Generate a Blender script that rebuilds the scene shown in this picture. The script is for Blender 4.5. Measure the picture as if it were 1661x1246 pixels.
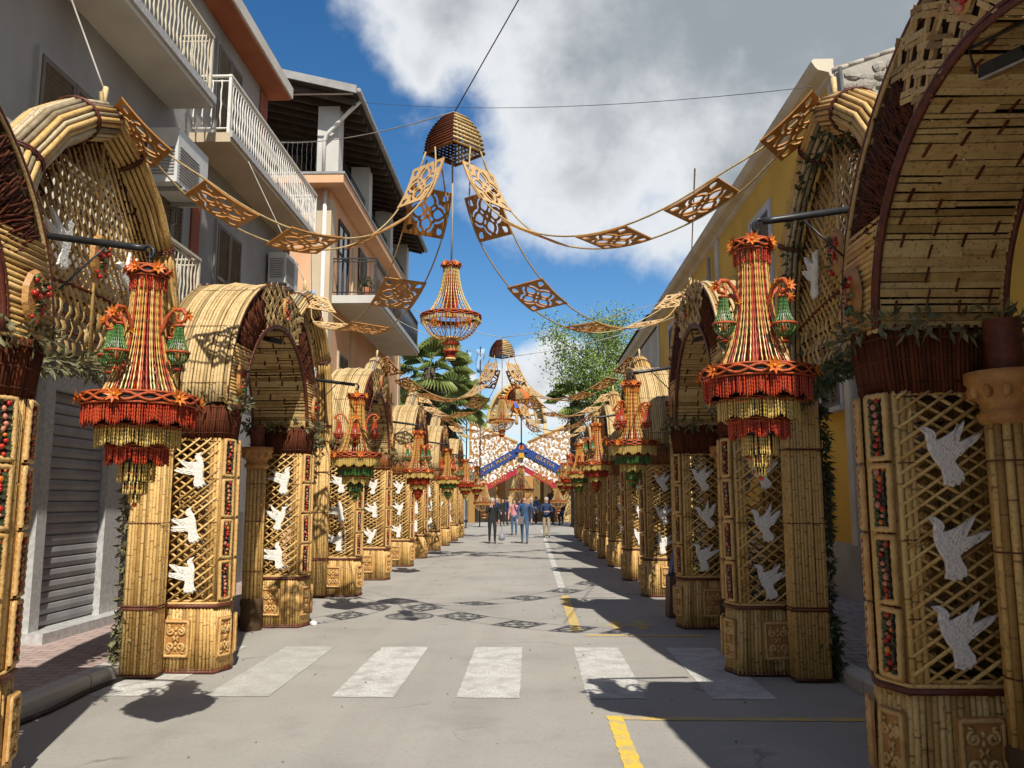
import bpy, bmesh, math, random
import numpy as np
from mathutils import Vector, Matrix, noise
R = math.radians
random.seed(7)
scn = bpy.context.scene
for o in list(bpy.data.objects): bpy.data.objects.remove(o)

# ------------------------------------------------------------------ camera
cam_d = bpy.data.cameras.new('camera'); cam = bpy.data.objects.new('camera', cam_d)
scn.collection.objects.link(cam); scn.camera = cam
cam.location = (0, 0, 1.56)
cam.rotation_euler = (R(90 + 7.93), 0, R(1.33))
cam_d.sensor_width = 36; cam_d.lens = 1343 / 1661 * 36
cam_d.clip_start = 0.05; cam_d.clip_end = 3000

# ------------------------------------------------------------------ light
SUN = Vector((.235, -.86, 1.0)).normalized()
sd = bpy.data.lights.new('sun', 'SUN'); sd.energy = 3.75; sd.angle = R(.53); sd.color = (1, .95, .86)
sun = bpy.data.objects.new('sun', sd); scn.collection.objects.link(sun)
sun.rotation_euler = SUN.to_track_quat('Z', 'Y').to_euler()
scn.view_settings.view_transform = 'Standard'; scn.view_settings.look = 'None'
scn.view_settings.exposure = 0.68; scn.view_settings.gamma = 1

W = bpy.data.worlds.new('World'); scn.world = W; W.use_nodes = True
nt = W.node_tree; nt.nodes.clear()
def wn(t, **k):
    n = nt.nodes.new(t)
    for a, b in k.items(): setattr(n, a, b)
    return n
def L(a, b): nt.links.new(a, b)
def vmath(op, a, b=None, val=None):
    n = wn('ShaderNodeVectorMath', operation=op)
    L(a, n.inputs[0])
    if b is not None:
        if isinstance(b, tuple): n.inputs[1].default_value = b
        else: L(b, n.inputs[1])
    return n
def fmath(op, a, b=0.0, clamp=False):
    n = wn('ShaderNodeMath', operation=op); n.use_clamp = clamp
    for i, x in enumerate((a, b)):
        if isinstance(x, (int, float)): n.inputs[i].default_value = x
        else: L(x, n.inputs[i])
    return n.outputs[0]
def smooth(x, a, b):
    n = wn('ShaderNodeMapRange', interpolation_type='SMOOTHSTEP'); L(x, n.inputs[0])
    n.inputs[1].default_value = a; n.inputs[2].default_value = b
    return n.outputs[0]
def build_world():
    sky = wn('ShaderNodeTexSky'); sky.sky_type = 'NISHITA'; sky.sun_disc = False
    sky.sun_elevation = math.asin(SUN.z); sky.sun_rotation = math.atan2(SUN.x, SUN.y)
    sky.altitude = 100; sky.air_density = 1.0; sky.dust_density = .1; sky.ozone_density = 3.0
    tc = wn('ShaderNodeTexCoord'); d = vmath('NORMALIZE', tc.outputs['Generated']).outputs[0]
    nz = wn('ShaderNodeTexNoise'); nz.inputs['Scale'].default_value = 4.2; nz.inputs['Detail'].default_value = 6
    nz.inputs['Roughness'].default_value = .6; L(d, nz.inputs['Vector'])
    n1 = nz.outputs['Fac']
    nz2 = wn('ShaderNodeTexNoise'); nz2.inputs['Scale'].default_value = 1.5; nz2.inputs['Detail'].default_value = 3
    L(d, nz2.inputs['Vector']); n2 = nz2.outputs['Fac']
    nz3 = wn('ShaderNodeTexNoise'); nz3.inputs['Scale'].default_value = 11; nz3.inputs['Detail'].default_value = 4
    nz3.inputs['Roughness'].default_value = .62; L(d, nz3.inputs['Vector']); n3 = nz3.outputs['Fac']
    nz4 = wn('ShaderNodeTexNoise'); nz4.inputs['Scale'].default_value = 5; nz4.inputs['Detail'].default_value = 3; L(d, nz4.inputs['Vector'])
    w4 = vmath('SUBTRACT', nz4.outputs['Color'], (.5, .5, .5)); w5 = wn('ShaderNodeVectorMath', operation='SCALE'); L(w4.outputs[0], w5.inputs[0]); w5.inputs['Scale'].default_value = .14
    dw = vmath('ADD', d, w5.outputs[0]).outputs[0]
    def blob(dirv, rad, soft):
        v = Vector(dirv).normalized()
        s = vmath('SUBTRACT', dw, tuple(v)); ln = wn('ShaderNodeVectorMath', operation='LENGTH'); L(s.outputs[0], ln.inputs[0])
        return fmath('DIVIDE', fmath('SUBTRACT', rad, ln.outputs['Value']), soft)     # >0 inside
    # a broad bank of cloud overhead and to the right, cumulus along the horizon, open blue between
    vals = None
    for dv, r, s in CLOUDS:
        b = blob(dv, r, s)
        if vals is None: vals = b
        else:
            sm = wn('ShaderNodeMath', operation='SMOOTH_MAX'); L(vals, sm.inputs[0]); L(b, sm.inputs[1]); sm.inputs[2].default_value = 1.6; vals = sm.outputs[0]
    gen = fmath('MULTIPLY', fmath('SUBTRACT', n2, .45), 9.0)          # scattered clouds in the rest of the sky
    for dv, r, s in CLEAR:
        b = fmath('MAXIMUM', blob(dv, r, s), 0.0)
        gen = fmath('SUBTRACT', gen, fmath('MULTIPLY', b, 4.0))
    gen = fmath('MINIMUM', gen, 1.35)
    dens = fmath('MAXIMUM', vals, gen)
    dens = fmath('ADD', dens, fmath('ADD', fmath('MULTIPLY', fmath('SUBTRACT', n1, .5), 3.4), fmath('MULTIPLY', fmath('SUBTRACT', n3, .5), 1.0)))
    alpha = smooth(dens, -.05, 1.0)
    thick = smooth(dens, .6, 2.4)
    thick = fmath('MULTIPLY', thick, smooth(fmath('ADD', fmath('MULTIPLY', n2, .5), fmath('MULTIPLY', n1, .7)), .42, .66))
    cr = wn('ShaderNodeMix', data_type='RGBA'); L(thick, cr.inputs[0])
    cr.inputs[6].default_value = (.54, .555, .57, 1); cr.inputs[7].default_value = (.205, .23, .255, 1)
    hs = wn('ShaderNodeHueSaturation'); hs.inputs['Saturation'].default_value = 1.28; L(sky.outputs[0], hs.inputs['Color'])
    mul = wn('ShaderNodeVectorMath', operation='SCALE'); L(hs.outputs[0], mul.inputs[0]); mul.inputs['Scale'].default_value = .075
    mx = wn('ShaderNodeMix', data_type='RGBA'); L(alpha, mx.inputs[0]); L(mul.outputs[0], mx.inputs[6]); L(cr.outputs[2], mx.inputs[7])
    bg = wn('ShaderNodeBackground'); L(mx.outputs[2], bg.inputs[0]); bg.inputs[1].default_value = 1.0
    out = wn('ShaderNodeOutputWorld'); L(bg.outputs[0], out.inputs[0])
def sky_dir(px, py):          # world direction of a point of the photographed sky
    th, ps = R(7.93), R(1.33)
    F = Vector((-math.sin(ps)*math.cos(th), math.cos(ps)*math.cos(th), math.sin(th)))
    Rt = Vector((math.cos(ps), math.sin(ps), 0)); U = Rt.cross(F)
    return tuple((F + Rt*(px-830.5)/1343 - U*(py-623)/1343).normalized())
CLOUDS = [(sky_dir(1230, -80), .34, .10), (sky_dir(960, 110), .20, .09), (sky_dir(740, 40), .10, .05), (sky_dir(680, 130), .05, .03),
          (sky_dir(1230, 330), .115, .05), (sky_dir(1560, 120), .3, .1),
          (sky_dir(850, 605), .036, .02), (sky_dir(775, 600), .018, .012), (sky_dir(930, 630), .085, .03), (sky_dir(1040, 660), .09, .03), (sky_dir(650, 690), .05, .03)]
CLEAR = [(sky_dir(250, 100), .42, .1), (sky_dir(800, 430), .26, .06), (sky_dir(560, 500), .2, .06)]
build_world()

# ------------------------------------------------------------------ materials
MATS = {}
def mat(name, c1, c2=None, rough=.7, nscale=8, bump=0, bscale=40, rnd=0, c3=None, metal=0, spec=.4, detail=2, trans=0, stretch=None, noise_mix=.5, ramp=(.35, .65), streak=False, nodes=False):
    """procedural material: base colour varies with noise and with the per-piece attribute rnd"""
    m = bpy.data.materials.new(name); m.use_nodes = True; t = m.node_tree; ns = t.nodes
    b = ns['Principled BSDF']; b.inputs['Roughness'].default_value = rough; b.inputs['Metallic'].default_value = metal
    b.inputs['Specular IOR Level'].default_value = spec
    tc = ns.new('ShaderNodeTexCoord'); vec = tc.outputs['Object']
    if stretch:
        mp = ns.new('ShaderNodeMapping'); mp.inputs['Scale'].default_value = stretch; t.links.new(vec, mp.inputs[0]); vec = mp.outputs[0]
    if c2 is None: c2 = tuple(x*.8 for x in c1)
    nz = ns.new('ShaderNodeTexNoise'); nz.inputs['Scale'].default_value = nscale; nz.inputs['Detail'].default_value = detail
    t.links.new(vec, nz.inputs['Vector'])
    mr = ns.new('ShaderNodeMapRange'); t.links.new(nz.outputs['Fac'], mr.inputs[0]); mr.inputs[1].default_value = ramp[0]; mr.inputs[2].default_value = ramp[1]
    mx = ns.new('ShaderNodeMix'); mx.data_type = 'RGBA'; t.links.new(mr.outputs[0], mx.inputs[0])
    mx.inputs[6].default_value = (*c1, 1); mx.inputs[7].default_value = (*c2, 1)
    col = mx.outputs[2]
    if rnd:
        at = ns.new('ShaderNodeAttribute'); at.attribute_name = 'rnd'
        m2 = ns.new('ShaderNodeMix'); m2.data_type = 'RGBA'; t.links.new(at.outputs['Fac'], m2.inputs[0])
        c3 = c3 or tuple(x*.6 for x in c1)
        m2.inputs[7].default_value = (*c3, 1)
        mm = ns.new('ShaderNodeMath'); mm.operation = 'MULTIPLY'; mm.inputs[1].default_value = rnd; t.links.new(at.outputs['Fac'], mm.inputs[0])
        t.links.new(mm.outputs[0], m2.inputs[0]); t.links.new(col, m2.inputs[6]); col = m2.outputs[2]
        if streak:      # some canes are browner, and each has grain along its length
            lo = ns.new('ShaderNodeMapRange'); t.links.new(at.outputs['Fac'], lo.inputs[0]); lo.inputs[1].default_value = .28; lo.inputs[2].default_value = .0; lo.inputs[4].default_value = .8
            m3 = ns.new('ShaderNodeMix'); m3.data_type = 'RGBA'; t.links.new(lo.outputs[0], m3.inputs[0]); t.links.new(col, m3.inputs[6]); m3.inputs[7].default_value = (*[x*.42 for x in c2], 1); col = m3.outputs[2]
            n4 = ns.new('ShaderNodeTexNoise'); n4.inputs['Scale'].default_value = 55; n4.inputs['Detail'].default_value = 1; t.links.new(tc.outputs['Object'], n4.inputs['Vector'])
            l4 = ns.new('ShaderNodeMapRange'); t.links.new(n4.outputs['Fac'], l4.inputs[0]); l4.inputs[1].default_value = .56; l4.inputs[2].default_value = .74; l4.inputs[4].default_value = .7
            m4 = ns.new('ShaderNodeMix'); m4.data_type = 'RGBA'; t.links.new(l4.outputs[0], m4.inputs[0]); t.links.new(col, m4.inputs[6]); m4.inputs[7].default_value = (*[x*.45 for x in c2], 1); col = m4.outputs[2]
    if nodes:       # the dark joints of upright canes, at a different height on each cane
        sx = ns.new('ShaderNodeSeparateXYZ'); t.links.new(tc.outputs['Object'], sx.inputs[0])
        def mth(op, a, k):
            n = ns.new('ShaderNodeMath'); n.operation = op; t.links.new(a, n.inputs[0])
            if isinstance(k, (int, float)): n.inputs[1].default_value = k
            else: t.links.new(k, n.inputs[1])
            return n.outputs[0]
        ph = mth('ADD', mth('MULTIPLY', sx.outputs[2], 3.4), mth('MULTIPLY', at.outputs['Fac'], 61.0)); fr = mth('ABSOLUTE', mth('SUBTRACT', mth('FRACT', ph, 0), .5), 0)
        kn = ns.new('ShaderNodeMapRange'); t.links.new(fr, kn.inputs[0]); kn.inputs[1].default_value = .024; kn.inputs[2].default_value = .010; kn.inputs[4].default_value = .75
        m5 = ns.new('ShaderNodeMix'); m5.data_type = 'RGBA'; t.links.new(kn.outputs[0], m5.inputs[0]); t.links.new(col, m5.inputs[6]); m5.inputs[7].default_value = (.12, .06, .02, 1); col = m5.outputs[2]
    t.links.new(col, b.inputs['Base Color'])
    if bump:
        nb = ns.new('ShaderNodeTexNoise'); nb.inputs['Scale'].default_value = bscale; nb.inputs['Detail'].default_value = 2
        t.links.new(vec, nb.inputs['Vector'])
        bp = ns.new('ShaderNodeBump'); bp.inputs['Strength'].default_value = bump; bp.inputs['Distance'].default_value = .01
        t.links.new(nb.outputs['Fac'], bp.inputs['Height']); t.links.new(bp.outputs[0], b.inputs['Normal'])
    if trans:
        b.inputs['Transmission Weight'].default_value = trans
    MATS[name] = m
    return m
mat('cane', (.59, .355, .105), (.46, .25, .065), .55, 14, .3, 60, rnd=.75, c3=(.69, .48, .20), spec=.35, streak=True)
mat('cane_upright', (.59, .355, .105), (.46, .25, .065), .55, 14, .3, 60, rnd=.75, c3=(.69, .48, .20), spec=.35, streak=True, nodes=True)
mat('cane_pale', (.60, .425, .19), (.47, .315, .12), .6, 10, .3, 60, rnd=.7, c3=(.66, .50, .27), streak=True)
mat('cane_grey', (.50, .40, .25), (.30, .22, .12), .65, 12, .3, 60, rnd=.8, c3=(.58, .47, .29), streak=True)
mat('weave', (.50, .315, .105), (.34, .19, .05), .6, 9, .4, 50, rnd=.75, c3=(.60, .44, .21), streak=True)
mat('twig', (.070, .024, .012), (.038, .014, .008), .8, 12, .2, 50, rnd=.7, c3=(.15, .040, .016), spec=.12)
mat('twig_orange', (.22, .075, .018), (.13, .04, .012), .5, 12, .2, 50, rnd=.7, c3=(.32, .13, .035))
mat('binding', (.13, .030, .014), (.07, .016, .010), .5, 20)
mat('core', (.10, .055, .022), (.06, .034, .014), .9, 6)
mat('bread', (.42, .20, .052), (.30, .12, .028), .5, 14, .5, 50, rnd=.5, c3=(.55, .32, .11))
mat('bread_pale', (.58, .36, .13), (.46, .25, .075), .5, 16, .5, 60, rnd=.5, c3=(.62, .43, .19))
mat('dove_white', (.80, .78, .72), (.68, .65, .58), .65, 40, 1.0, 70)
mat('dove_red', (.76, .71, .66), (.55, .34, .28), .65, 55, 1.0, 70, ramp=(.55, .75))
mat('leaf_dry', (.115, .11, .045), (.07, .075, .03), .6, 9, 0, rnd=.8, c3=(.22, .19, .095))
mat('leaf_dark', (.035, .055, .020), (.022, .034, .014), .5, 9, 0, rnd=.8, c3=(.085, .095, .035))
mat('red', (.42, .012, .012), (.30, .008, .008), .35, 20, 0, rnd=.5, c3=(.60, .06, .015))
mat('pink', (.52, .16, .11), (.55, .25, .15), .5, 20)
mat('orange', (.60, .13, .012), (.45, .075, .008), .45, 25, .4, 60, rnd=.6, c3=(.66, .27, .03))
mat('braid', (.50, .10, .022), (.32, .055, .015), .55, 40, .5, 80)
mat('gold', (.66, .43, .09), (.46, .27, .035), .28, 60, 0, rnd=.6, c3=(.78, .62, .26), spec=.7)
mat('green', (.030, .12, .016), (.014, .06, .008), .3, 40, 0, rnd=.7, c3=(.16, .30, .08), spec=.7)
mat('seed_red', (.40, .024, .011), (.22, .010, .006), .4, 60, 0, rnd=.7, c3=(.62, .09, .015), spec=.6)
mat('yellow', (.62, .36, .02), (.56, .27, .012), .5, 20)
mat('dark', (.016, .014, .013), (.026, .022, .018), .6, 20)
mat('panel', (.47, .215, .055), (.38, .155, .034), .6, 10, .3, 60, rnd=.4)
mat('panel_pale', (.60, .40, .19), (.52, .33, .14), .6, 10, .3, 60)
mat('rope', (.46, .34, .17), (.36, .25, .11), .8, 30)
mat('steel', (.035, .037, .042), (.05, .05, .052), .4, 20, metal=.5)
mat('chrome', (.6, .6, .6), (.4, .4, .4), .25, 20, metal=1)
mat('bulb', (.85, .80, .66), (.80, .72, .55), .15, 5, spec=.8)
mat('wire', (.05, .05, .055), (.08, .08, .08), .6, 5)
mat('cord', (.42, .39, .34), (.32, .29, .25), .7, 5)
scn.cycles.max_bounces = 5; scn.cycles.diffuse_bounces = 4; scn.cycles.glossy_bounces = 2; scn.cycles.transmission_bounces = 2
W.cycles.sampling_method = 'MANUAL'; W.cycles.sample_map_resolution = 256
# ------------------------------------------------------------------ mesh helpers
COL = scn.collection
class MB:
    def __init__(s): s.v = []; s.f = []; s.m = []; s.r = []; s.sm = []; s.M = None
    def _add(s, vs, fs, mi=0, rnd=None, smooth=False):
        if rnd is None: rnd = random.random()
        o = len(s.v)
        if s.M is not None: vs = [tuple(s.M @ Vector(p)) for p in vs]
        s.v.extend(tuple(p) for p in vs); s.r.extend([rnd]*len(vs))
        s.f.extend(tuple(i+o for i in f) for f in fs); s.m.extend([mi]*len(fs)); s.sm.extend([smooth]*len(fs))
    def box(s, c, d, mi=0, rot=None, rnd=None):
        hx, hy, hz = d[0]/2, d[1]/2, d[2]/2
        vs = [Vector((x, y, z)) for x in (-hx, hx) for y in (-hy, hy) for z in (-hz, hz)]
        if rot is not None: vs = [rot @ v for v in vs]
        c = Vector(c)
        s._add([v+c for v in vs], [(0,1,3,2),(4,6,7,5),(0,4,5,1),(2,3,7,6),(0,2,6,4),(1,5,7,3)], mi, rnd)
    def bb(s, a, b, mi=0, rnd=None):
        s.box([(a[i]+b[i])/2 for i in range(3)], [abs(b[i]-a[i]) for i in range(3)], mi, None, rnd)
    def tube(s, pts, r, n=6, mi=0, rnd=None, cap=True, smooth=True, flat=None):
        P = [Vector(p) for p in pts]; k = len(P)
        rr = r if isinstance(r, (list, tuple)) else [r]*k
        T = []
        for i in range(k):
            t = P[min(i+1, k-1)] - P[max(i-1, 0)]
            T.append(t.normalized() if t.length > 1e-9 else Vector((0, 0, 1)))
        up = Vector((0, 0, 1)) if abs(T[0].z) < .9 else Vector((1, 0, 0))
        x = T[0].cross(up).normalized(); vs = []
        for i in range(k):
            x = (x - T[i]*x.dot(T[i]))
            x = x.normalized() if x.length > 1e-6 else T[i].orthogonal().normalized()
            y = T[i].cross(x)
            for j in range(n):
                a = 2*math.pi*j/n
                ca, sa = math.cos(a), math.sin(a)
                if flat: sa *= flat
                vs.append(P[i] + (x*ca + y*sa)*rr[i])
        fs = []
        for i in range(k-1):
            for j in range(n):
                a = i*n+j; b = i*n+(j+1) % n
                fs.append((a, b, b+n, a+n))
        if cap: fs.append(tuple(reversed(range(n)))); fs.append(tuple(range((k-1)*n, k*n)))
        s._add(vs, fs, mi, rnd, smooth)
    def lathe(s, prof, c=(0,0,0), n=16, mi=0, rnd=None, smooth=True, closed=False):
        c = Vector(c); vs = []
        for r, z in prof:
            for j in range(n):
                a = 2*math.pi*j/n; vs.append(c + Vector((r*math.cos(a), r*math.sin(a), z)))
        fs = []
        for i in range(len(prof)-1):
            for j in range(n):
                a = i*n+j; b = i*n+(j+1) % n; fs.append((a, b, b+n, a+n))
        if closed: fs.append(tuple(reversed(range(n)))); fs.append(tuple(range((len(prof)-1)*n, len(prof)*n)))
        s._add(vs, fs, mi, rnd, smooth)
    def blob(s, c, r, mi=0, n=6, k=4, rnd=None):
        if isinstance(r, (int, float)): r = (r, r, r)
        c = Vector(c); vs = [c+Vector((0, 0, -r[2]))]
        for i in range(1, k):
            p = -math.pi/2 + math.pi*i/k
            for j in range(n):
                a = 2*math.pi*j/n
                vs.append(c+Vector((r[0]*math.cos(p)*math.cos(a), r[1]*math.cos(p)*math.sin(a), r[2]*math.sin(p))))
        vs.append(c+Vector((0, 0, r[2]))); fs = []; t = len(vs)-1
        for j in range(n):
            fs.append((0, 1+(j+1) % n, 1+j)); fs.append((t, t-n+j, t-n+(j+1) % n))
        for i in range(k-2):
            for j in range(n):
                a = 1+i*n+j; b = 1+i*n+(j+1) % n; fs.append((a, b, b+n, a+n))
        s._add(vs, fs, mi, rnd, True)
    def prism(s, poly, o, ux, uy, th, mi=0, bev=0, rnd=None):
        """outline poly in the plane (ux, uy) at o, thickness th towards ux x uy"""
        o, ux, uy = Vector(o), Vector(ux), Vector(uy); nn = ux.cross(uy).normalized(); k = len(poly)
        cxm = sum(p[0] for p in poly)/k; cym = sum(p[1] for p in poly)/k
        a = [o+ux*p[0]+uy*p[1] for p in poly]
        b = [o+ux*(cxm+(p[0]-cxm)*(1-bev))+uy*(cym+(p[1]-cym)*(1-bev))+nn*th for p in poly]
        fs = [tuple(reversed(range(k))), tuple(range(k, 2*k))] + [(i, (i+1) % k, k+(i+1) % k, k+i) for i in range(k)]
        s._add(a+b, fs, mi, rnd)
    def leaf(s, c, d, nrm, ln, wd, mi=0, rnd=None):
        c, d = Vector(c), Vector(d).normalized(); sd = d.cross(Vector(nrm))
        if sd.length < 1e-3: sd = d.orthogonal()
        sd.normalize(); n = sd.cross(d)
        s._add([c, c+d*ln*.5+sd*wd/2+n*wd*.18, c+d*ln, c+d*ln*.5-sd*wd/2+n*wd*.18], [(0, 1, 2), (0, 2, 3)], mi, rnd)
    def mesh(s, name, mats):
        me = bpy.data.meshes.new(name); me.from_pydata(s.v, [], s.f)
        for m in mats: me.materials.append(MATS[m] if isinstance(m, str) else m)
        me.polygons.foreach_set('material_index', s.m); me.polygons.foreach_set('use_smooth', s.sm)
        at = me.attributes.new('rnd', 'FLOAT', 'POINT'); at.data.foreach_set('value', s.r)
        me.update(); return me
    def build(s, name, mats, parent=None, loc=None, kind=None):
        if isinstance(mats, str): mats = [mats]
        o = bpy.data.objects.new(name, s.mesh(name, mats)); COL.objects.link(o)
        if parent: o.parent = parent
        if loc is not None: o.location = loc
        if kind: o['kind'] = kind
        return o
def obj(name, me, parent=None, loc=(0,0,0), rot=None, scale=None):
    o = bpy.data.objects.new(name, me); COL.objects.link(o)
    if parent: o.parent = parent
    o.location = loc
    if rot is not None: o.rotation_euler = rot
    if scale is not None: o.scale = scale
    return o
def empty(name, loc=(0,0,0), rz=0, parent=None):
    o = bpy.data.objects.new(name, None); COL.objects.link(o); o.location = loc; o.rotation_euler = (0, 0, rz)
    o.empty_display_size = .2
    if parent: o.parent = parent
    return o
def tag(o, label=None, cat=None, group=None, kind=None):
    if label: o['label'] = label
    if cat: o['category'] = cat
    if group: o['group'] = group
    if kind: o['kind'] = kind
    return o
def copy_tree(o, parent=None):
    c = o.copy(); COL.objects.link(c); c.parent = parent
    for ch in o.children: copy_tree(ch, c)
    return c
def setting(name, mb, mats): return tag(mb.build(name, mats), kind='structure')
def rv(s=1): return Vector((random.uniform(-s, s), random.uniform(-s, s), random.uniform(-s, s)))
def leaves(mb, c, sp, n, size=.075, down=.0, mi=0):
    for _ in range(n):
        p = Vector(c)+Vector((random.gauss(0, sp[0]), random.gauss(0, sp[1]), random.gauss(0, sp[2])))
        d = rv()+Vector((0, 0, -down)); mb.leaf(p, d, rv(), size*random.uniform(.7, 1.3), size*.38*random.uniform(.8, 1.3), mi)
def leaf_line(mb, pts, n, sp, size, mi=0):
    P = [Vector(p) for p in pts]; ls = [(P[i+1]-P[i]).length for i in range(len(P)-1)]; tot = sum(ls)
    for _ in range(n):
        t = random.random()*tot; i = 0
        while t > ls[i] and i < len(ls)-1: t -= ls[i]; i += 1
        p = P[i].lerp(P[i+1], t/ls[i]); q = p+rv(sp)
        mb.leaf(q, (q-p).normalized()*.8+rv(.7)+Vector((0, 0, -.25)), rv(), size*random.uniform(.65, 1.35), size*.4*random.uniform(.7, 1.3), mi)
# ------------------------------------------------------------------ ground, road, pavements, markings
def ground_mat(name, c1, c2, c3, speck=220, bump=.4, paint=None, wear=.5, brick=None, cracks=False):
    m = bpy.data.materials.new(name); m.use_nodes = True; t = m.node_tree; ns = t.nodes; b = ns['Principled BSDF']
    b.inputs['Roughness'].default_value = .85; b.inputs['Specular IOR Level'].default_value = .25
    tc = ns.new('ShaderNodeTexCoord'); vec = tc.outputs['Object']
    def nz(sc, det=5, ro=.6):
        n = ns.new('ShaderNodeTexNoise'); n.inputs['Scale'].default_value = sc; n.inputs['Detail'].default_value = det
        n.inputs['Roughness'].default_value = ro; t.links.new(vec, n.inputs['Vector']); return n.outputs['Fac']
    def mr(x, a, bb):
        n = ns.new('ShaderNodeMapRange'); t.links.new(x, n.inputs[0]); n.inputs[1].default_value = a; n.inputs[2].default_value = bb; return n.outputs[0]
    def mix(f, a, bb):
        n = ns.new('ShaderNodeMix'); n.data_type = 'RGBA'; t.links.new(f, n.inputs[0])
        for i, x in ((6, a), (7, bb)):
            if isinstance(x, tuple): n.inputs[i].default_value = (*x, 1)
            else: t.links.new(x, n.inputs[i])
        return n.outputs[2]
    col = mix(mr(nz(.55, 5), .35, .68), c1, c2)
    sp = mr(nz(speck, 2), .56, .70)
    f2 = ns.new('ShaderNodeMath'); f2.operation = 'MULTIPLY'; t.links.new(sp, f2.inputs[0]); f2.inputs[1].default_value = .55
    col = mix(f2.outputs[0], col, c3)
    st = mr(nz(2.3, 7, .7), .60, .72); f3 = ns.new('ShaderNodeMath'); f3.operation = 'MULTIPLY'; t.links.new(st, f3.inputs[0]); f3.inputs[1].default_value = .30
    col = mix(f3.outputs[0], col, tuple(x*.55 for x in c1))
    hgt = nz(speck*.7, 3)
    if cracks:
        mp = ns.new('ShaderNodeMapping'); mp.inputs['Scale'].default_value = (1.9, .06, 1); t.links.new(vec, mp.inputs[0]); tn = ns.new('ShaderNodeTexNoise'); tn.inputs['Scale'].default_value = 1; tn.inputs['Detail'].default_value = 4; t.links.new(mp.outputs[0], tn.inputs['Vector'])
        ty = mr(tn.outputs['Fac'], .5, .68); f9 = ns.new('ShaderNodeMath'); f9.operation = 'MULTIPLY'; t.links.new(ty, f9.inputs[0]); f9.inputs[1].default_value = .22; col = mix(f9.outputs[0], col, tuple(x*.55 for x in c1))
        vo = ns.new('ShaderNodeTexVoronoi'); vo.feature = 'DISTANCE_TO_EDGE'; vo.inputs['Scale'].default_value = .42
        wv = ns.new('ShaderNodeTexNoise'); wv.inputs['Scale'].default_value = 1.6; wv.inputs['Detail'].default_value = 5; t.links.new(vec, wv.inputs['Vector'])
        ad = ns.new('ShaderNodeVectorMath'); ad.operation = 'ADD'; t.links.new(vec, ad.inputs[0]); t.links.new(wv.outputs['Color'], ad.inputs[1]); t.links.new(ad.outputs[0], vo.inputs['Vector'])
        ck = mr(vo.outputs['Distance'], .010, .003); gate = mr(nz(.8, 2), .52, .60); f5 = ns.new('ShaderNodeMath'); f5.operation = 'MULTIPLY'; t.links.new(ck, f5.inputs[0]); t.links.new(gate, f5.inputs[1])
        f6 = ns.new('ShaderNodeMath'); f6.operation = 'MULTIPLY'; t.links.new(f5.outputs[0], f6.inputs[0]); f6.inputs[1].default_value = .8
        col = mix(f6.outputs[0], col, tuple(x*.4 for x in c1))
        dk = mr(nz(30, 3, .7), .56, .68); f7 = ns.new('ShaderNodeMath'); f7.operation = 'MULTIPLY'; t.links.new(dk, f7.inputs[0]); f7.inputs[1].default_value = .40; col = mix(f7.outputs[0], col, tuple(x*.5 for x in c1))
        oil = mr(nz(1.1, 6, .65), .55, .70); f8 = ns.new('ShaderNodeMath'); f8.operation = 'MULTIPLY'; t.links.new(oil, f8.inputs[0]); f8.inputs[1].default_value = .25; col = mix(f8.outputs[0], col, tuple(x*.5 for x in c1))
    if brick:
        bt = ns.new('ShaderNodeTexBrick'); t.links.new(vec, bt.inputs['Vector']); bt.inputs['Scale'].default_value = brick
        bt.inputs['Mortar Size'].default_value = .018; bt.inputs['Color1'].default_value = (1, 1, 1, 1); bt.inputs['Color2'].default_value = (.8, .8, .8, 1); bt.inputs['Mortar'].default_value = (.45, .45, .45, 1)
        mu = ns.new('ShaderNodeMix'); mu.data_type = 'RGBA'; mu.blend_type = 'MULTIPLY'; mu.inputs[0].default_value = 1
        t.links.new(col, mu.inputs[6]); t.links.new(bt.outputs['Color'], mu.inputs[7]); col = mu.outputs[2]
    if paint:
        w = mr(nz(5, 3, .6), wear-.08, wear+.16); w2 = mr(nz(70, 4, .7), wear+.0, wear+.06)
        mxn = ns.new('ShaderNodeMath'); mxn.operation = 'MAXIMUM'; t.links.new(w, mxn.inputs[0]); t.links.new(w2, mxn.inputs[1])
        mu2 = ns.new('ShaderNodeMath'); mu2.operation = 'MULTIPLY'; t.links.new(mxn.outputs[0], mu2.inputs[0]); mu2.inputs[1].default_value = .85
        col = mix(mu2.outputs[0], paint, col)
    t.links.new(col, b.inputs['Base Color'])
    bp = ns.new('ShaderNodeBump'); bp.inputs['Strength'].default_value = bump; bp.inputs['Distance'].default_value = .006
    t.links.new(hgt, bp.inputs['Height']); t.links.new(bp.outputs[0], b.inputs['Normal'])
    MATS[name] = m
A1, A2, A3 = (.362, .338, .298), (.298, .279, .249), (.49, .465, .415)
ground_mat('asphalt', A1, A2, A3, 150, .6, cracks=True)
ground_mat('paint_white', A1, A2, A3, paint=(.60, .59, .55), wear=.495)
ground_mat('paint_faint', A1, A2, A3, paint=(.55, .54, .50), wear=.45)
ground_mat('paint_yellow', A1, A2, A3, paint=(.66, .43, .06), wear=.50)
ground_mat('paint_yellow_bright', A1, A2, A3, paint=(.74, .50, .05), wear=.55)
ground_mat('pave_pink', (.47, .35, .31), (.40, .295, .255), (.52, .42, .37), 120, .3, brick=2.2)
ground_mat('pave_grey', (.40, .34, .315), (.33, .28, .26), (.46, .40, .37), 120, .3, brick=1.3)
ground_mat('kerb', (.48, .45, .40), (.38, .355, .32), (.56, .53, .49), 90, .4)
ground_mat('earth', (.22, .20, .16), (.17, .16, .12), (.28, .26, .2), 60, .3)
KL, KR, WL, WR = -3.62, 2.66, -5.15, 4.68
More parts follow.
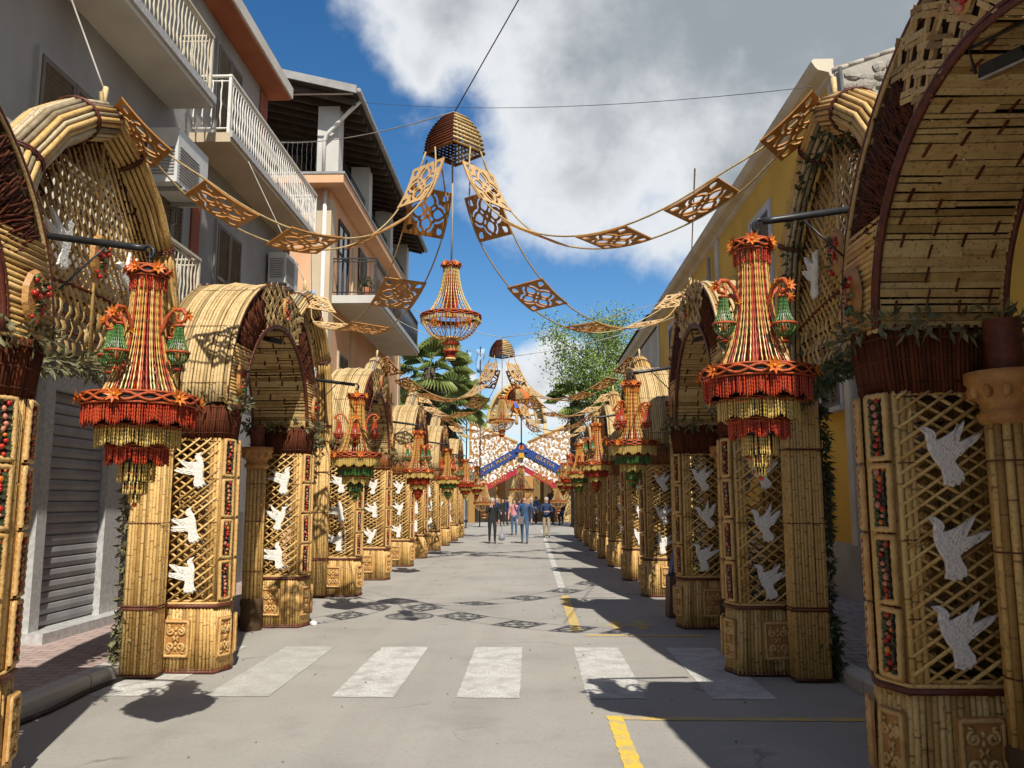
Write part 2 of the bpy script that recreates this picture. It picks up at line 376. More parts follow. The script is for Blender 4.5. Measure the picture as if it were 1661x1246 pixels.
m = MB(); m.bb((-1500, -1500, -1.0), (1500, 1500, -.03)); setting('ground', m, 'earth')
m = MB(); m.bb((KL-.02, -40, -.5), (KR+.02, 75, 0)); road = setting('road', m, 'asphalt')
m = MB(); m.bb((WL-.3, -40, -.5), (KL-.16, 44, .125)); pl = setting('pavement', m, 'pave_pink')
m = MB(); m.bb((KR+.16, -40, -.5), (WR+.3, 44, .125)); pr = setting('pavement', m, 'pave_grey')
m = MB(); m.bb((-30, 44, -.5), (KL-.02, 75, .02)); m.bb((KR+.02, 44, -.5), (30, 75, .02)); setting('square', m, 'pave_grey')
# kerb stones, each a block with a softened top edge
def kerb_stone():
    b = MB(); prof = [(0, -.4), (.155, -.4), (.155, .105), (.135, .13), (0, .13)]
    b.prism(prof, (0, .985, 0), (1, 0, 0), (0, 0, 1), .97); return b.mesh('kerb_stone', ['kerb'])
ks = kerb_stone()
for i in range(-4, 30):
    obj('kerb_stone', ks, pl, (KL-.16+random.uniform(-.004, .004), i*1.0, random.uniform(-.006, .006)))
    obj('kerb_stone', ks, pr, (KR+.16+random.uniform(-.004, .004), i*1.0+1, random.uniform(-.006, .006)), (0, 0, math.pi))
m = MB(); m.bb((KL-.16, 30, -.4), (KL, 44, .13)); m.bb((KL-.16, -40, -.4), (KL, -4.01, .13)); tag(m.build('kerb_run', 'kerb', pl), kind='stuff')
m = MB(); m.bb((KR, 30.1, -.4), (KR+.16, 44, .13)); m.bb((KR, -40, -.4), (KR+.16, -4.01, .13)); tag(m.build('kerb_run', 'kerb', pr), kind='stuff')
def marking(name, quads, mt, label=None):
    b = MB()
    for x0, y0, x1, y1 in quads:        # edges chipped a little
        P = []
        for (ax, ay), (bx, by) in (((x0, y0), (x1, y0)), ((x1, y0), (x1, y1)), ((x1, y1), (x0, y1)), ((x0, y1), (x0, y0))):
            k = max(1, int(math.hypot(bx-ax, by-ay)/.05)); k = min(k, 120)
            for i in range(k): P.append((ax+(bx-ax)*i/k+random.uniform(-.006, .006), ay+(by-ay)*i/k+random.uniform(-.009, .009), .004))
        b._add(P, [tuple(range(len(P)))])
    o = b.build(name, mt, road)
    if label: o['label'] = label
for x0, x1, mt in ((-3.6, -3.05, 'paint_white'), (-2.62, -2.10, 'paint_faint'), (-1.60, -1.10, 'paint_white'), (-.60, -.10, 'paint_white'), (.44, .91, 'paint_white'), (1.42, 1.93, 'paint_white')):
    marking('crossing_stripe', [(x0, 6.83, x1, 9.10)], mt)
marking('lane_line', [(.47, 14.5, .60, 44)], 'paint_white', 'worn white line along the road')
marking('bay_line', [(.6, 17.7, 1.95, 17.8)], 'paint_faint'); marking('bay_line', [(.6, 14.3, 1.95, 14.42)], 'paint_faint')
marking('yellow_line', [(.47, 10.2, .60, 13.9)], 'paint_yellow', 'yellow line beyond the crossing')
marking('yellow_line', [(.54, 3.2, .65, 6.30)], 'paint_yellow_bright', 'bright yellow edge of the parking bay in front')
marking('yellow_line', [(.655, 6.19, 2.45, 6.28)], 'paint_yellow', 'yellow line across the parking bay in front')
marking('yellow_line', [(.62, 9.85, 2.0, 9.95)], 'paint_yellow')
marking('yellow_sign', [(.92, 10.62, 1.5, 10.74), (1.0, 10.35, 1.12, 10.61), (1.3, 10.35, 1.42, 10.61), (1.0, 10.75, 1.12, 11.05), (1.3, 10.75, 1.42, 11.05)], 'paint_yellow', 'yellow painted sign inside the parking bay')
# small stones and litter scattered on the asphalt
m = MB()
for _ in range(120):
    m.blob((random.uniform(KL, KR), random.uniform(4, 22), .004), (random.uniform(.004, .014),)*3, 0, 5, 3)
tag(m.build('grit', 'earth'), 'loose grit and crumbs on the asphalt', 'grit', kind='stuff')
# ------------------------------------------------------------------ cane bays
AX, AY, CX, CY = .375, .215, .06, .19
def octo(s): return [(s*x, s*y) for x, y in ((AX, -AY+CY), (AX, AY-CY), (AX-CX, AY), (-AX+CX, AY), (-AX, AY-CY), (-AX, -AY+CY), (-AX+CX, -AY), (AX-CX, -AY))]
def ring_canes(mb, a0, a1, z0, z1, r, step, mi=0, jit=0.0, n=6):
    p0, p1 = octo(a0), octo(a1)
    for i in range(8):
        q0, q1 = Vector((*p0[i], z0)), Vector((*p0[(i+1) % 8], z0)); s0, s1 = Vector((*p1[i], z1)), Vector((*p1[(i+1) % 8], z1))
        k = max(1, int((q1-q0).length/step))
        for j in range(k):
            t = (j+.5)/k; w = random.uniform(-.1, .1)*jit
            mb.tube([q0.lerp(q1, t)+rv(jit*.01), q0.lerp(q1, t).lerp(s0.lerp(s1, t), .5)+rv(.003), s0.lerp(s1, t)+Vector((0, 0, w))], r*random.uniform(.85, 1.12), n, mi)
def loop(mb, pts, r, mi=0, n=6): mb.tube(list(pts)+[pts[0]], r, n, mi, cap=False)
def lattice_mesh(w, h, sp=.078, r=.0095, slope=.62):
    mb = MB()
    def clip(x0, z0, m):
        # line z = z0 + m x across the width, clipped to 0..h
        pts = []
        a, b = -w/2, w/2
        za, zb = z0+m*a, z0+m*b
        ta, tb = 0., 1.
        dz = zb-za
        for lim, sgn in ((0, 1), (h, -1)):
            if dz != 0:
                t = (lim-za)/dz
                if (za-lim)*sgn < 0: ta = max(ta, t)
                if (zb-lim)*sgn < 0: tb = min(tb, t)
        if tb-ta < .05: return None
        return (a+(b-a)*ta, za+dz*ta), (a+(b-a)*tb, za+dz*tb)
    for m, y in ((-slope, 0.0), (slope*1.08, -.018)):
        z = -w*slope
        while z < h+w*slope:
            s = clip(0, z+random.uniform(-.008, .008), m)
            if s: mb.tube([(s[0][0], y, s[0][1]), (s[1][0], y+random.uniform(-.004, .004), s[1][1])], r*random.uniform(.85, 1.15), 6, 0)
            z += sp
    mb.tube([(-w/2, 0, .01), (w/2, 0, .01)], .013, 6, 0)
    mb.tube([(-w/2, 0, h-.01), (w/2, 0, h-.01)], .013, 6, 0)
    return mb.mesh('lattice', ['cane'])
DOVE = [(-.52,.155),(-.43,.235),(-.35,.255),(-.275,.2),(-.235,.09),(-.15,.16),(-.08,.30),(-.03,.47),(.0,.64),(.05,.50),(.075,.38),(.10,.27),(.16,.36),(.24,.48),(.34,.60),(.335,.45),(.31,.30),(.275,.16),(.215,.03),(.20,-.07),(.28,-.13),(.39,-.17),(.47,-.26),(.43,-.30),(.44,-.36),(.37,-.38),(.35,-.45),(.28,-.44),(.22,-.49),(.17,-.38),(.08,-.28),(-.05,-.21),(-.2,-.12),(-.31,.0),(-.375,.10),(-.43,.13)]
def dove_mesh(sc, rot, flip, matn):
    mb = MB(); P = []; wx, wy = random.uniform(-.10, .10), random.uniform(-.08, .12)
    for x, y in DOVE:
        w_ = max(0, y-.15); x, y = x+wx*w_*2+random.uniform(-.012, .012), y+wy*w_*2+random.uniform(-.012, .012)
        x, y = x*sc, y*sc; c, s = math.cos(rot), math.sin(rot)
        x, y = x*c-y*s, x*s+y*c
        P.append((-x if flip else x, y))
    if flip: P.reverse()
    mb.prism(P, (0, 0, 0), (1, 0, 0), (0, 0, 1), .012, 0, 0)
    mb.prism(P, (0, -.0118, 0), (1, 0, 0), (0, 0, 1), .010, 0, .07)
    # feather ridges
    for k in range(3):
        for a, b in (((-.04+.05*k, .12), (-.01+.02*k, .5-.1*k)), ((.12+.05*k, .05), (.29, .5-.12*k))):
            q = []
            for x, y in (a, b):
                x, y = x*sc, y*sc; x, y = x*math.cos(rot)-y*math.sin(rot), x*math.sin(rot)+y*math.cos(rot)
                q.append((-x if flip else x, -.0215, y))
            mb.tube(q, .004, 5, 0)
    return mb.mesh('dove', [matn])
def spiral(cx, cz, r0, turns, a0, sgn, y, n=14):
    return [(cx+r0*(1-.82*t)*math.cos(a0+sgn*t*turns*2*math.pi), y, cz+r0*(1-.82*t)*math.sin(a0+sgn*t*turns*2*math.pi)) for t in [i/(n-1) for i in range(n)]]
def carved_mesh(w, h):
    mb = MB()
    mb.prism([(-w/2, -h/2), (w/2, -h/2), (w/2, h/2), (-w/2, h/2)], (0, 0, 0), (1, 0, 0), (0, 0, 1), .016, 0, .03)
    f = [(-w/2+.018, -.018, -h/2+.018), (w/2-.018, -.018, -h/2+.018), (w/2-.018, -.018, h/2-.018), (-w/2+.018, -.018, h/2-.018)]
    P = []
    for i in range(4):
        a, b = Vector(f[i]), Vector(f[(i+1) % 4])
        for j in range(10): P.append(a.lerp(b, j/10))
    mb.tube(P+[P[0]], [.012+.004*(i % 2) for i in range(len(P)+1)], 6, 1, cap=False)
    for sx in (-1, 1):
        for sz in (-1, 1):
            mb.tube(spiral(sx*w*.19, sz*h*.20, w*.155, 1.35, math.pi/2*sz if sx > 0 else math.pi/2*sz, -sx*sz, -.022), [.012]*11+[.013, .015, .017], 6, 1)
        mb.tube([(sx*w*.10, -.022, -h*.06), (sx*w*.03, -.022, 0), (sx*w*.10, -.022, h*.06)], .010, 6, 1)
        mb.tube([(sx*w*.19, -.022, h*.33), (sx*w*.30, -.022, h*.36)], .009, 5, 1)
        mb.tube([(sx*w*.19, -.022, -h*.33), (sx*w*.30, -.022, -h*.36)], .009, 5, 1)
    for z in (-.26, -.13, .13, .26): mb.blob((0, -.02, h*z), (.014, .012, .018), 1)
    return mb.mesh('carved_panel', ['bread', 'bread_pale'])
def flower_mesh(w, h, seed):
    rs = random.getstate(); random.seed(seed); mb = MB()
    mb.prism([(-w/2, -h/2), (w/2, -h/2), (w/2, h/2), (-w/2, h/2)], (0, 0, 0), (1, 0, 0), (0, 0, 1), .010, 0)
    e = .016
    f = [(-w/2+e, -.014, -h/2+e), (w/2-e, -.014, -h/2+e), (w/2-e, -.014, h/2-e), (-w/2+e, -.014, h/2-e)]
    P = []
    for i in range(4):
        a, b = Vector(f[i]), Vector(f[(i+1) % 4]); k = 14 if i % 2 else 7
        for j in range(k): P.append(a.lerp(b, j/k))
    mb.tube(P+[P[0]], [.0155+.0045*(i % 2) for i in range(len(P)+1)], 6, 1, cap=False)
    mb.bb((-w/2+.03, -.0125, -h/2+.03), (w/2-.03, -.0105, h/2-.03), 2)
    k = 9
    for i in range(k):
        z = -h/2+.045+(h-.09)*i/(k-1)+random.uniform(-.008, .008); mi = random.choice((3, 3, 3, 4, 5))
        rr_ = random.uniform(.012, .021); mb.blob((random.uniform(-.022, .022), -.022, z), (rr_, .014, rr_*random.uniform(.8, 1.1)), mi, 6, 4)
        if random.random() < .5: rr_ *= .6; mb.blob((random.uniform(-.035, .035), -.02, z+.012), (rr_, .01, rr_), random.choice((3, 5, 4)), 5, 3)
        for s in (-1, 1):
            for q in range(2):
                mb.leaf((s*.008, -.018, z), (s*1.0, -.35, random.uniform(-.7, .7)), (0, -1, 0), .042, .024, 6)
    random.setstate(rs)
    return mb.mesh('flower_panel', ['bread', 'bread_pale', 'dark', 'red', 'pink', 'orange', 'leaf_dark'])
def medallion_mesh(seed):
    rs = random.getstate(); random.seed(seed); mb = MB()
    P = [(.115*math.cos(2*math.pi*i/20)*random.uniform(.95, 1.05), .165*math.sin(2*math.pi*i/20)*random.uniform(.96, 1.04)) for i in range(20)]
    mb.prism(P, (0, 0, 0), (1, 0, 0), (0, 0, 1), .03, 0, .12)
    for i in range(24):
        z = random.gauss(0, .06); mb.blob((random.gauss(0, .035), -.036, z), random.uniform(.012, .024), random.choice((1, 1, 2, 3, 0)), 6, 4)
    for i in range(40): mb.leaf((random.gauss(0, .035), -.034, random.uniform(-.1, .1)), rv()+Vector((0, -.3, 0)), (0, -1, 0), .05, .024, 4)
    random.setstate(rs)
    return mb.mesh('medallion', ['bread', 'red', 'pink', 'green', 'leaf_dark'])
ME = {}
for i, (sp_, sl_) in enumerate(((.078, .62), (.088, .72), (.070, .55))): ME['lattice%d' % i] = lattice_mesh(2*(AX-CX)-.03, 1.5, sp_, .0095+.0006*i, sl_)
ME['dove_a'] = dove_mesh(.315, R(-12), False, 'dove_white'); ME['dove_b'] = dove_mesh(.32, R(-32), True, 'dove_white')
ME['dove_c'] = dove_mesh(.315, R(-26), False, 'dove_red'); ME['dove_d'] = dove_mesh(.325, R(-54), True, 'dove_white')
ME['dove_e'] = dove_mesh(.31, R(-38), False, 'dove_white'); ME['dove_f'] = dove_mesh(.315, R(-20), False, 'dove_red')
for q, (n_, fl) in enumerate((('L', True), ('R', False))):
    for i in range(7): ME['dove_%s%d' % (n_, i)] = dove_mesh(random.uniform(.295, .335), R(random.uniform(-62, -28) if fl else random.uniform(-44, -8)), fl, 'dove_red' if (not fl and i % 3 == 0) else 'dove_white')
ME['carved'] = carved_mesh(.245, .34); ME['carved_s'] = carved_mesh(.185, .36)
for i in range(4): ME['flower%d' % i] = flower_mesh(.165, .365, i+3)
for i in range(3): ME['medal%d' % i] = medallion_mesh(i+20)
def base_mesh():
    mb = MB()
    ring_canes(mb, 1.07, 1.0, .02, .585, .0175, .033, 0)
    mb.prism(octo(.99), (0, 0, .005), (1, 0, 0), (0, 1, 0), .575, 1, .04)
    loop(mb, [(*p, .018) for p in octo(1.085)], .016, 2); loop(mb, [(*p, .04) for p in octo(1.08)], .012, 2)
    loop(mb, [(*p, .595) for p in octo(1.06)], .018, 2); loop(mb, [(*p, .62) for p in octo(1.03)], .013, 0)
    return mb.mesh('pedestal', ['cane_upright', 'core', 'binding'])
def posts_mesh():
    mb = MB(); P = octo(.955)
    for i, p in enumerate(P):
        q = Vector((*p, 0)); n1 = (Vector((*P[i-1], 0))-q).normalized(); n2 = (Vector((*P[(i+1) % 8], 0))-q).normalized()
        main, flat = (n1, n2) if i in (2, 6) else (n2, n1) if i in (3, 7) else (n1, n2)
        for d in (Vector((0, 0, 0)), flat*.036, flat*.07, main*.03):
            for k in range(1):
                a = q+d
                mb.tube([(a.x, a.y, .61), (a.x+random.uniform(-.004, .004), a.y+random.uniform(-.004, .004), 1.4), (a.x, a.y, 2.13)], .0185*random.uniform(.9, 1.05), 7, 0)
    # the two rear diagonals and the rear face are closed with upright canes
    for i in (3, 4, 5):
        a, b = Vector((*P[i], 0)), Vector((*P[(i+1) % 8], 0)); k = 6
        for j in range(k):
            c = a.lerp(b, (j+.5)/k); mb.tube([(c.x, c.y, .6), (c.x, c.y, 2.13)], .0175, 6, 0)
    for z in (.95, 1.35, 1.75, 2.10):
        for i, p in enumerate(P):
            q = Vector((*p, z)); n1 = (Vector((*P[i-1], z))-q).normalized(); n2 = (Vector((*P[(i+1) % 8], z))-q).normalized()
            if i not in (2, 3, 6, 7): continue
            flat = n2 if i in (2, 6) else n1; o = Vector((0, math.copysign(.021, p[1]), 0))
            mb.tube([q+o-flat*.012, q+o+flat*.09], .0032, 4, 1)
    return mb.mesh('corner_post', ['cane_upright', 'binding'])
def collar_mesh(tw):
    mb = MB()
    ring_canes(mb, .98, 1.09, 2.12, 2.46, .0125, .021, 0, jit=.35, n=5)
    mb.prism(octo(.93), (0, 0, 2.13), (1, 0, 0), (0, 1, 0), .33, 1)
    for z, a in ((2.18, 1.02), (2.30, 1.05), (2.42, 1.10)): loop(mb, [(*p, z) for p in octo(a)], .008, 0)
    return mb.mesh('twig_collar', [tw, 'core'])
def garland_mesh(leafm):
    mb = MB(); P = [(*p, 2.49) for p in octo(1.13)]
    leaf_line(mb, P+[P[0]], 420, .055, .078)
    return mb.mesh('leaf_garland', [leafm])
ME['base'] = base_mesh(); ME['posts'] = posts_mesh(); ME['collar'] = collar_mesh('twig'); ME['collar_o'] = collar_mesh('twig_orange')
ME['garl'] = garland_mesh('leaf_dry'); ME['garl_d'] = garland_mesh('leaf_dark')
# --- vault pieces; local origin: bay centre on the ground, street edge of the bay at x = 0
VZ, RY, RZ, IY, IZ, VD = 2.47, 1.60, 1.48, 1.15, 1.03, .70
def ell(ry, rz, t, x): return Vector((x, ry*math.cos(t), VZ+rz*math.sin(t)))
def vault_shell():
    mb = MB(); k = 22; x = -VD+.01
    while x < -.005:
        j = random.uniform(-.010, .010)
        mb.tube([ell(RY+j, RZ+j+.012*math.sin(3*i*math.pi/k+x*9), math.pi*i/k, x+random.uniform(-.002, .002)) for i in range(k+1)], .0165*random.uniform(.85, 1.1), 6, 0)
        x += .0325
    # skin just under the canes, with narrow gaps left between its laths
    for i in range(44):
        t0, t1 = math.pi*i/44, math.pi*(i+random.uniform(.6, .85))/44
        a, b = ell(RY-.022, RZ-.022, t0, 0), ell(RY-.022, RZ-.022, t1, 0)
        c = (a+b)/2; d = (b-a); rot = Matrix.Rotation(math.atan2(d.z, d.y), 3, 'X')
        mb.box((-VD/2, c.y, c.z), (VD-.02, d.length, .006), 1, rot)
    for t in (.12, .55, 1.0, 1.57, 2.14, 2.6, 3.02):
        p = [ell(RY+.018, RZ+.018, t, -VD+.01), ell(RY+.018, RZ+.018, t, -.01)]
        mb.tube(p, .0035, 4, 2)
    return mb.mesh('vault_shell', ['cane_pale', 'core', 'binding'])
def vault_lining():
    mb = MB(); n = 76
    for i in range(n):
        t0, t1 = math.pi*i/n, math.pi*(i+.93)/n
        cuts = [0, random.uniform(.35, .65), 1] if i % 3 == 0 else [0, 1]
        for k in range(len(cuts)-1):
            s = .006 if (k+i) % 2 else -.002
            a, b = ell(IY-s, IZ-s, t0, 0), ell(IY-s, IZ-s, t1, 0); c = (a+b)/2; d = b-a
            rot = Matrix.Rotation(random.uniform(-.035, .035), 3, 'Z') @ Matrix.Rotation(math.atan2(d.z, d.y)+random.uniform(-.2, .2), 3, 'X')
            x0, x1 = -VD+.02+(VD-.04)*cuts[k], -VD+.02+(VD-.04)*cuts[k+1]
            mb.box(((x0+x1)/2, c.y, c.z), (x1-x0+.03, d.length*random.choice((.6, .8, .95, 1.05, 1.3)), .006), 0, rot)
    # short weft ticks
    for i in range(26):
        for j in range(4):
            if random.random() < .35: continue
            t = .05+3.0*(i+.5*(j % 2))/26; x = -VD+.09+j*.165+random.uniform(-.015, .015)
            mb.tube([ell(IY-.010, IZ-.010, t, x), ell(IY-.014, IZ-.014, t+.035, x+.008), ell(IY-.010, IZ-.010, t+.07, x+.012)], .010, 5, 1, flat=.5)
    return mb.mesh('woven_lining', ['weave', 'twig'])
def vault_rim():
    mb = MB()
    # backing ring, two thin sheets (street and pavement side)
    for x in (-.03, -VD+.03):
        n = 40; vs = []; fs = []
        for i in range(n+1):
            t = math.pi*i/n; vs += [ell(IY+.01, IZ+.01, t, x), ell(RY-.03, RZ-.03, t, x), ell(RY-.03, RZ-.03, t, x-.012), ell(IY+.01, IZ+.01, t, x-.012)]
        for i in range(n):
            a = i*4
            for q in range(4): fs.append((a+q, a+(q+1) % 4, a+4+(q+1) % 4, a+4+q))
        mb._add(vs, fs, 2)
    for x, sx in ((-.01, 1), (-VD+.01, -1)):
        T1, T2 = R(24), R(62)
        # stacked short canes at the feet of the arch
        for side in (0, 1):
            z = 0.0
            while z < RZ*math.sin(T1):
                so = math.asin(min(1, z/RZ)); si = math.asin(min(1, z/IZ))
                yo, yi = RY*math.cos(so)+.01, IY*math.cos(si)-.015
                s = -1 if side else 1
                mb.tube([(x+random.uniform(-.004, .004), s*yi, VZ+z), (x, s*yo, VZ+z+random.uniform(-.006, .006))], .0175*random.uniform(.9, 1.1), 7, 0)
                z += .034
        # dark twig fans
        for side in (0, 1):
            for q in range(210):
                t = random.uniform(T1, T2)
                if side: t = math.pi-t
                a = random.uniform(0, .5); b = a+random.uniform(.3, .5)
                dt = random.uniform(-.10, .10)
                p = [ell(IY+(RY-IY)*u, IZ+(RZ-IZ)*u, t+dt*(u-.5), x+random.uniform(-.004, .014)*sx) for u in (a, (a+b)/2, min(b, 1))]
                mb.tube(p, .0065*random.uniform(.7, 1.3), 5, 1)
        # split-cane chevron weave over the crown
        nt_ = 15
        for i in range(nt_):
            t = T2+(math.pi-2*T2)*(i+.5)/nt_
            for j in range(5):
                u0 = j/5; u1 = (j+1.05)/5; sh = .05 if (i+j) % 2 else -.05
                a = ell(IY+(RY-IY)*u0, IZ+(RZ-IZ)*u0, t-sh, x+.004*sx); b = ell(IY+(RY-IY)*u1, IZ+(RZ-IZ)*u1, t+sh, x+.016*sx)
                a += rv(.008); b += rv(.008); d_ = (b-a); X_ = Vector((1, 0, 0)); d_n = d_.normalized(); s_ = X_.cross(d_n).normalized(); X_ = d_n.cross(s_)
                for w_ in (-.017, .017):
                    rot = Matrix((d_n, s_, X_)).transposed() @ Matrix.Rotation(random.uniform(-.2, .2), 3, 'X')
                    mb.box((a+b)/2+s_*w_+Vector((.004*sx*((i+j) % 2)+random.uniform(0, .004)*sx, 0, 0)), (d_.length*1.12, .030*random.uniform(.75, 1.1), .005), 3, rot)
        for ry, rz, rr in ((IY-.012, IZ-.012, .018), (RY+.005, RZ+.005, .015)):
            mb.tube([ell(ry, rz, math.pi*i/36, x+.006*sx) for i in range(37)], rr, 6, 4)
        mb.tube([ell(IY+.012, IZ+.012, math.pi*i/36, x+.016*sx) for i in range(37)], .010, 6, 4)
    return mb.mesh('rim', ['cane', 'twig', 'core', 'weave', 'binding'])
def column_mesh():
    mb = MB()
    for i in range(14):
        a = 2*math.pi*i/14
        mb.tube([(.10*math.cos(a), .10*math.sin(a), .35), (.098*math.cos(a), .098*math.sin(a), 1.2), (.095*math.cos(a), .095*math.sin(a), 2.0)], .022, 6, 0)
    mb.lathe([(.13, .0), (.13, .28), (.14, .30), (.14, .36), (.12, .38)], n=12, mi=2)
    mb.lathe([(.105, 1.93), (.14, 1.95), (.15, 1.985), (.13, 2.0), (.125, 2.03), (.145, 2.06), (.18, 2.13), (.195, 2.15), (.195, 2.20), (.10, 2.20)], n=16, mi=1)
    for i in range(12):
        a = 2*math.pi*i/12; mb.blob((.165*math.cos(a), .165*math.sin(a), 2.10), (.025, .025, .04), 1)
    mb.lathe([(.09, 2.2), (.09, 2.47)], n=10, mi=3)
    for z in (.7, 1.3, 1.75): mb.tube([(.122*math.cos(i*.5236), .122*math.sin(i*.5236), z) for i in range(13)], .004, 4, 3)
    return mb.mesh('column', ['cane_upright', 'bread', 'core', 'binding'])
ME['shell0'] = vault_shell(); ME['shell1'] = vault_shell(); ME['lining'] = vault_lining(); ME['rim'] = vault_rim(); ME['column'] = column_mesh()
def make_pedestal(parent, y, style):
    p = obj('pedestal', ME['base'], parent, (-AX, y, 0))
    obj('corner_posts', ME['posts'], p)['kind'] = 'stuff'
    obj('twig_collar', ME['collar' if style == 'red' else 'collar_o'], p)
    obj('leaf_garland', ME['garl'], p)['kind'] = 'stuff'
    dk = ['dove_%s%d' % (style_side[0][0].upper(), i) for i in range(7)]
    for rz in (0, math.pi):      # faces -y and +y
        M = Matrix.Rotation(rz, 4, 'Z')
        q = M @ Vector((0, -(AY-.012), 0))
        obj('lattice', ME['lattice%d' % (style_n[0] % 3)], p, (q.x, q.y, .63), (0, 0, rz))['kind'] = 'stuff'
        for k in range(3):
            q = M @ Vector((random.uniform(-.03, .03)+(.075 if rz == 0 else -.075), -(AY+.004), .86+.48*k+random.uniform(-.03, .03)))
            obj('dove', ME[random.choice(dk)], p, q, (0, random.uniform(-.16, .16), rz))
        q = M @ Vector((0, -(AY*1.03+.024), .315))
        obj('carved_panel', ME['carved'], p, q, (R(2.5), random.uniform(-.03, .03), rz))
    for rz, cs in ((math.atan2(CY, CX), -1), (math.atan2(CY, -CX), 1)):
        M = Matrix.Rotation(rz, 4, 'Z'); mid = Vector((AX-CX/2, cs*(AY-CY/2), 0)); dd = 0
        for k in range(4):
            q = mid+M @ Vector((0, -.012, .82+.375*k))
            o = obj('flower_panel', ME['flower%d' % ((k+style_n[0]) % 4)], p, q, (0, random.uniform(-.04, .04), rz))
        q = mid*1.03+M @ Vector((0, -.026, .315))
        obj('carved_panel', ME['carved_s'], p, q, (0, random.uniform(-.03, .03), rz))
    return p
style_side = ['left']; style_n = [0]
def make_bay(style, side, n):
    style_side[0] = side; style_n[0] = n
    t = empty('cane_bay')
    make_pedestal(t, -1.35, style); make_pedestal(t, 1.35, style)
    for s in (-1, 1): obj('column', ME['column'], t, (-.56, s*.95, 0))
    obj('vault_shell', ME['shell%d' % (n % 2)], t); obj('woven_lining', ME['lining'], t); obj('rim', ME['rim'], t)
    for k, (th, sc) in enumerate(((R(11), 1), (R(90), .8), (math.pi-R(11), 1))):
        c = ell((IY+RY)/2, (IZ+RZ)/2, th, .025); obj('medallion', ME['medal%d' % k], t, c, (0, 0, math.pi/2), (sc,)*3)
    return t
def bracket_mesh(sgn):
    mb = MB()
    mb.tube([(-.30, 0, 3.31), (.40, 0, 3.215), (.475, 0, 3.205)], .022, 8, 0)
    mb.tube([(.46, 0, 3.21), (.50, 0, 3.22), (.525, 0, 3.195), (.525, 0, 3.16), (.51, 0, 3.14), (.49, 0, 3.15)], .010, 6, 0)
    mb.tube([(-.02, sgn*-.02, 2.95), (.25, 0, 3.235)], .007, 5, 0)
    return mb.mesh('bracket_arm', ['steel'])
ME['br1'] = bracket_mesh(1); ME['br-1'] = bracket_mesh(-1)
ORD = ['first', 'second', 'third', 'fourth', 'fifth', 'sixth']
XL, XR = -2.83, 1.82
BAYS = {}
protos = {}
for k in range(6):
    for side in ('left', 'right'):
        style = 'red' if k < 2 else 'orange'
        b = make_bay(style, side, k)
        yc = 1.7+6*k+1.56
        b.location = (XL-(.06 if k == 0 else 0) if side == 'left' else XR+(.05 if k == 0 else 0), yc+random.uniform(-.03, .03), 0); w_ = .004 if k == 0 else .010; b.rotation_euler = (0, random.uniform(-w_, w_)*.6, (0 if side == 'left' else math.pi)+random.uniform(-w_, w_))
        s = 1 if side == 'left' else -1
        br = obj('bracket_arm', ME['br%d' % s], b, (0, s*1.52, 0))
        extra = {('left', 0): 'cane bay cut off by the left edge of the picture', ('right', 0): 'shaded cane bay nearest on the right, its vault cut off by the frame'}.get((side, k))
        lab = extra or '%s vaulted cane bay in the %s row counting from the camera' % (ORD[k], side)
        tag(b, lab, 'cane arch', 'vaulted cane bays with dove lattices lining the street')
        BAYS[side, k] = b
# floodlights under the crowns of the vaults
def flood():
    mb = MB()
    mb.prism([(-.10, -.05), (.10, -.05), (.12, .05), (-.12, .05)], (0, 0, 0), (1, 0, 0), (0, 1, 0), .05, 0, .15)
    mb.bb((-.1, -.045, -.012), (.1, .045, -.002), 1)
    mb.tube([(-.13, 0, .03), (-.13, 0, .14), (.13, 0, .14), (.13, 0, .03)], .008, 5, 0)
    return mb.mesh('floodlight', ['dark', 'chrome'])
fm = flood()
for (side, k), b in BAYS.items():
    s = 1 if side == 'left' else -1
    if k > 2: continue
    o = obj('floodlight', fm, None, (b.location.x-s*.12, b.location.y, VZ+IZ-.155), (R(18), 0, s*R(60)))
    tag(o, 'black floodlight under the vault of the %s bay on the %s' % (ORD[k], side), 'floodlight', 'floodlights under the cane vaults')
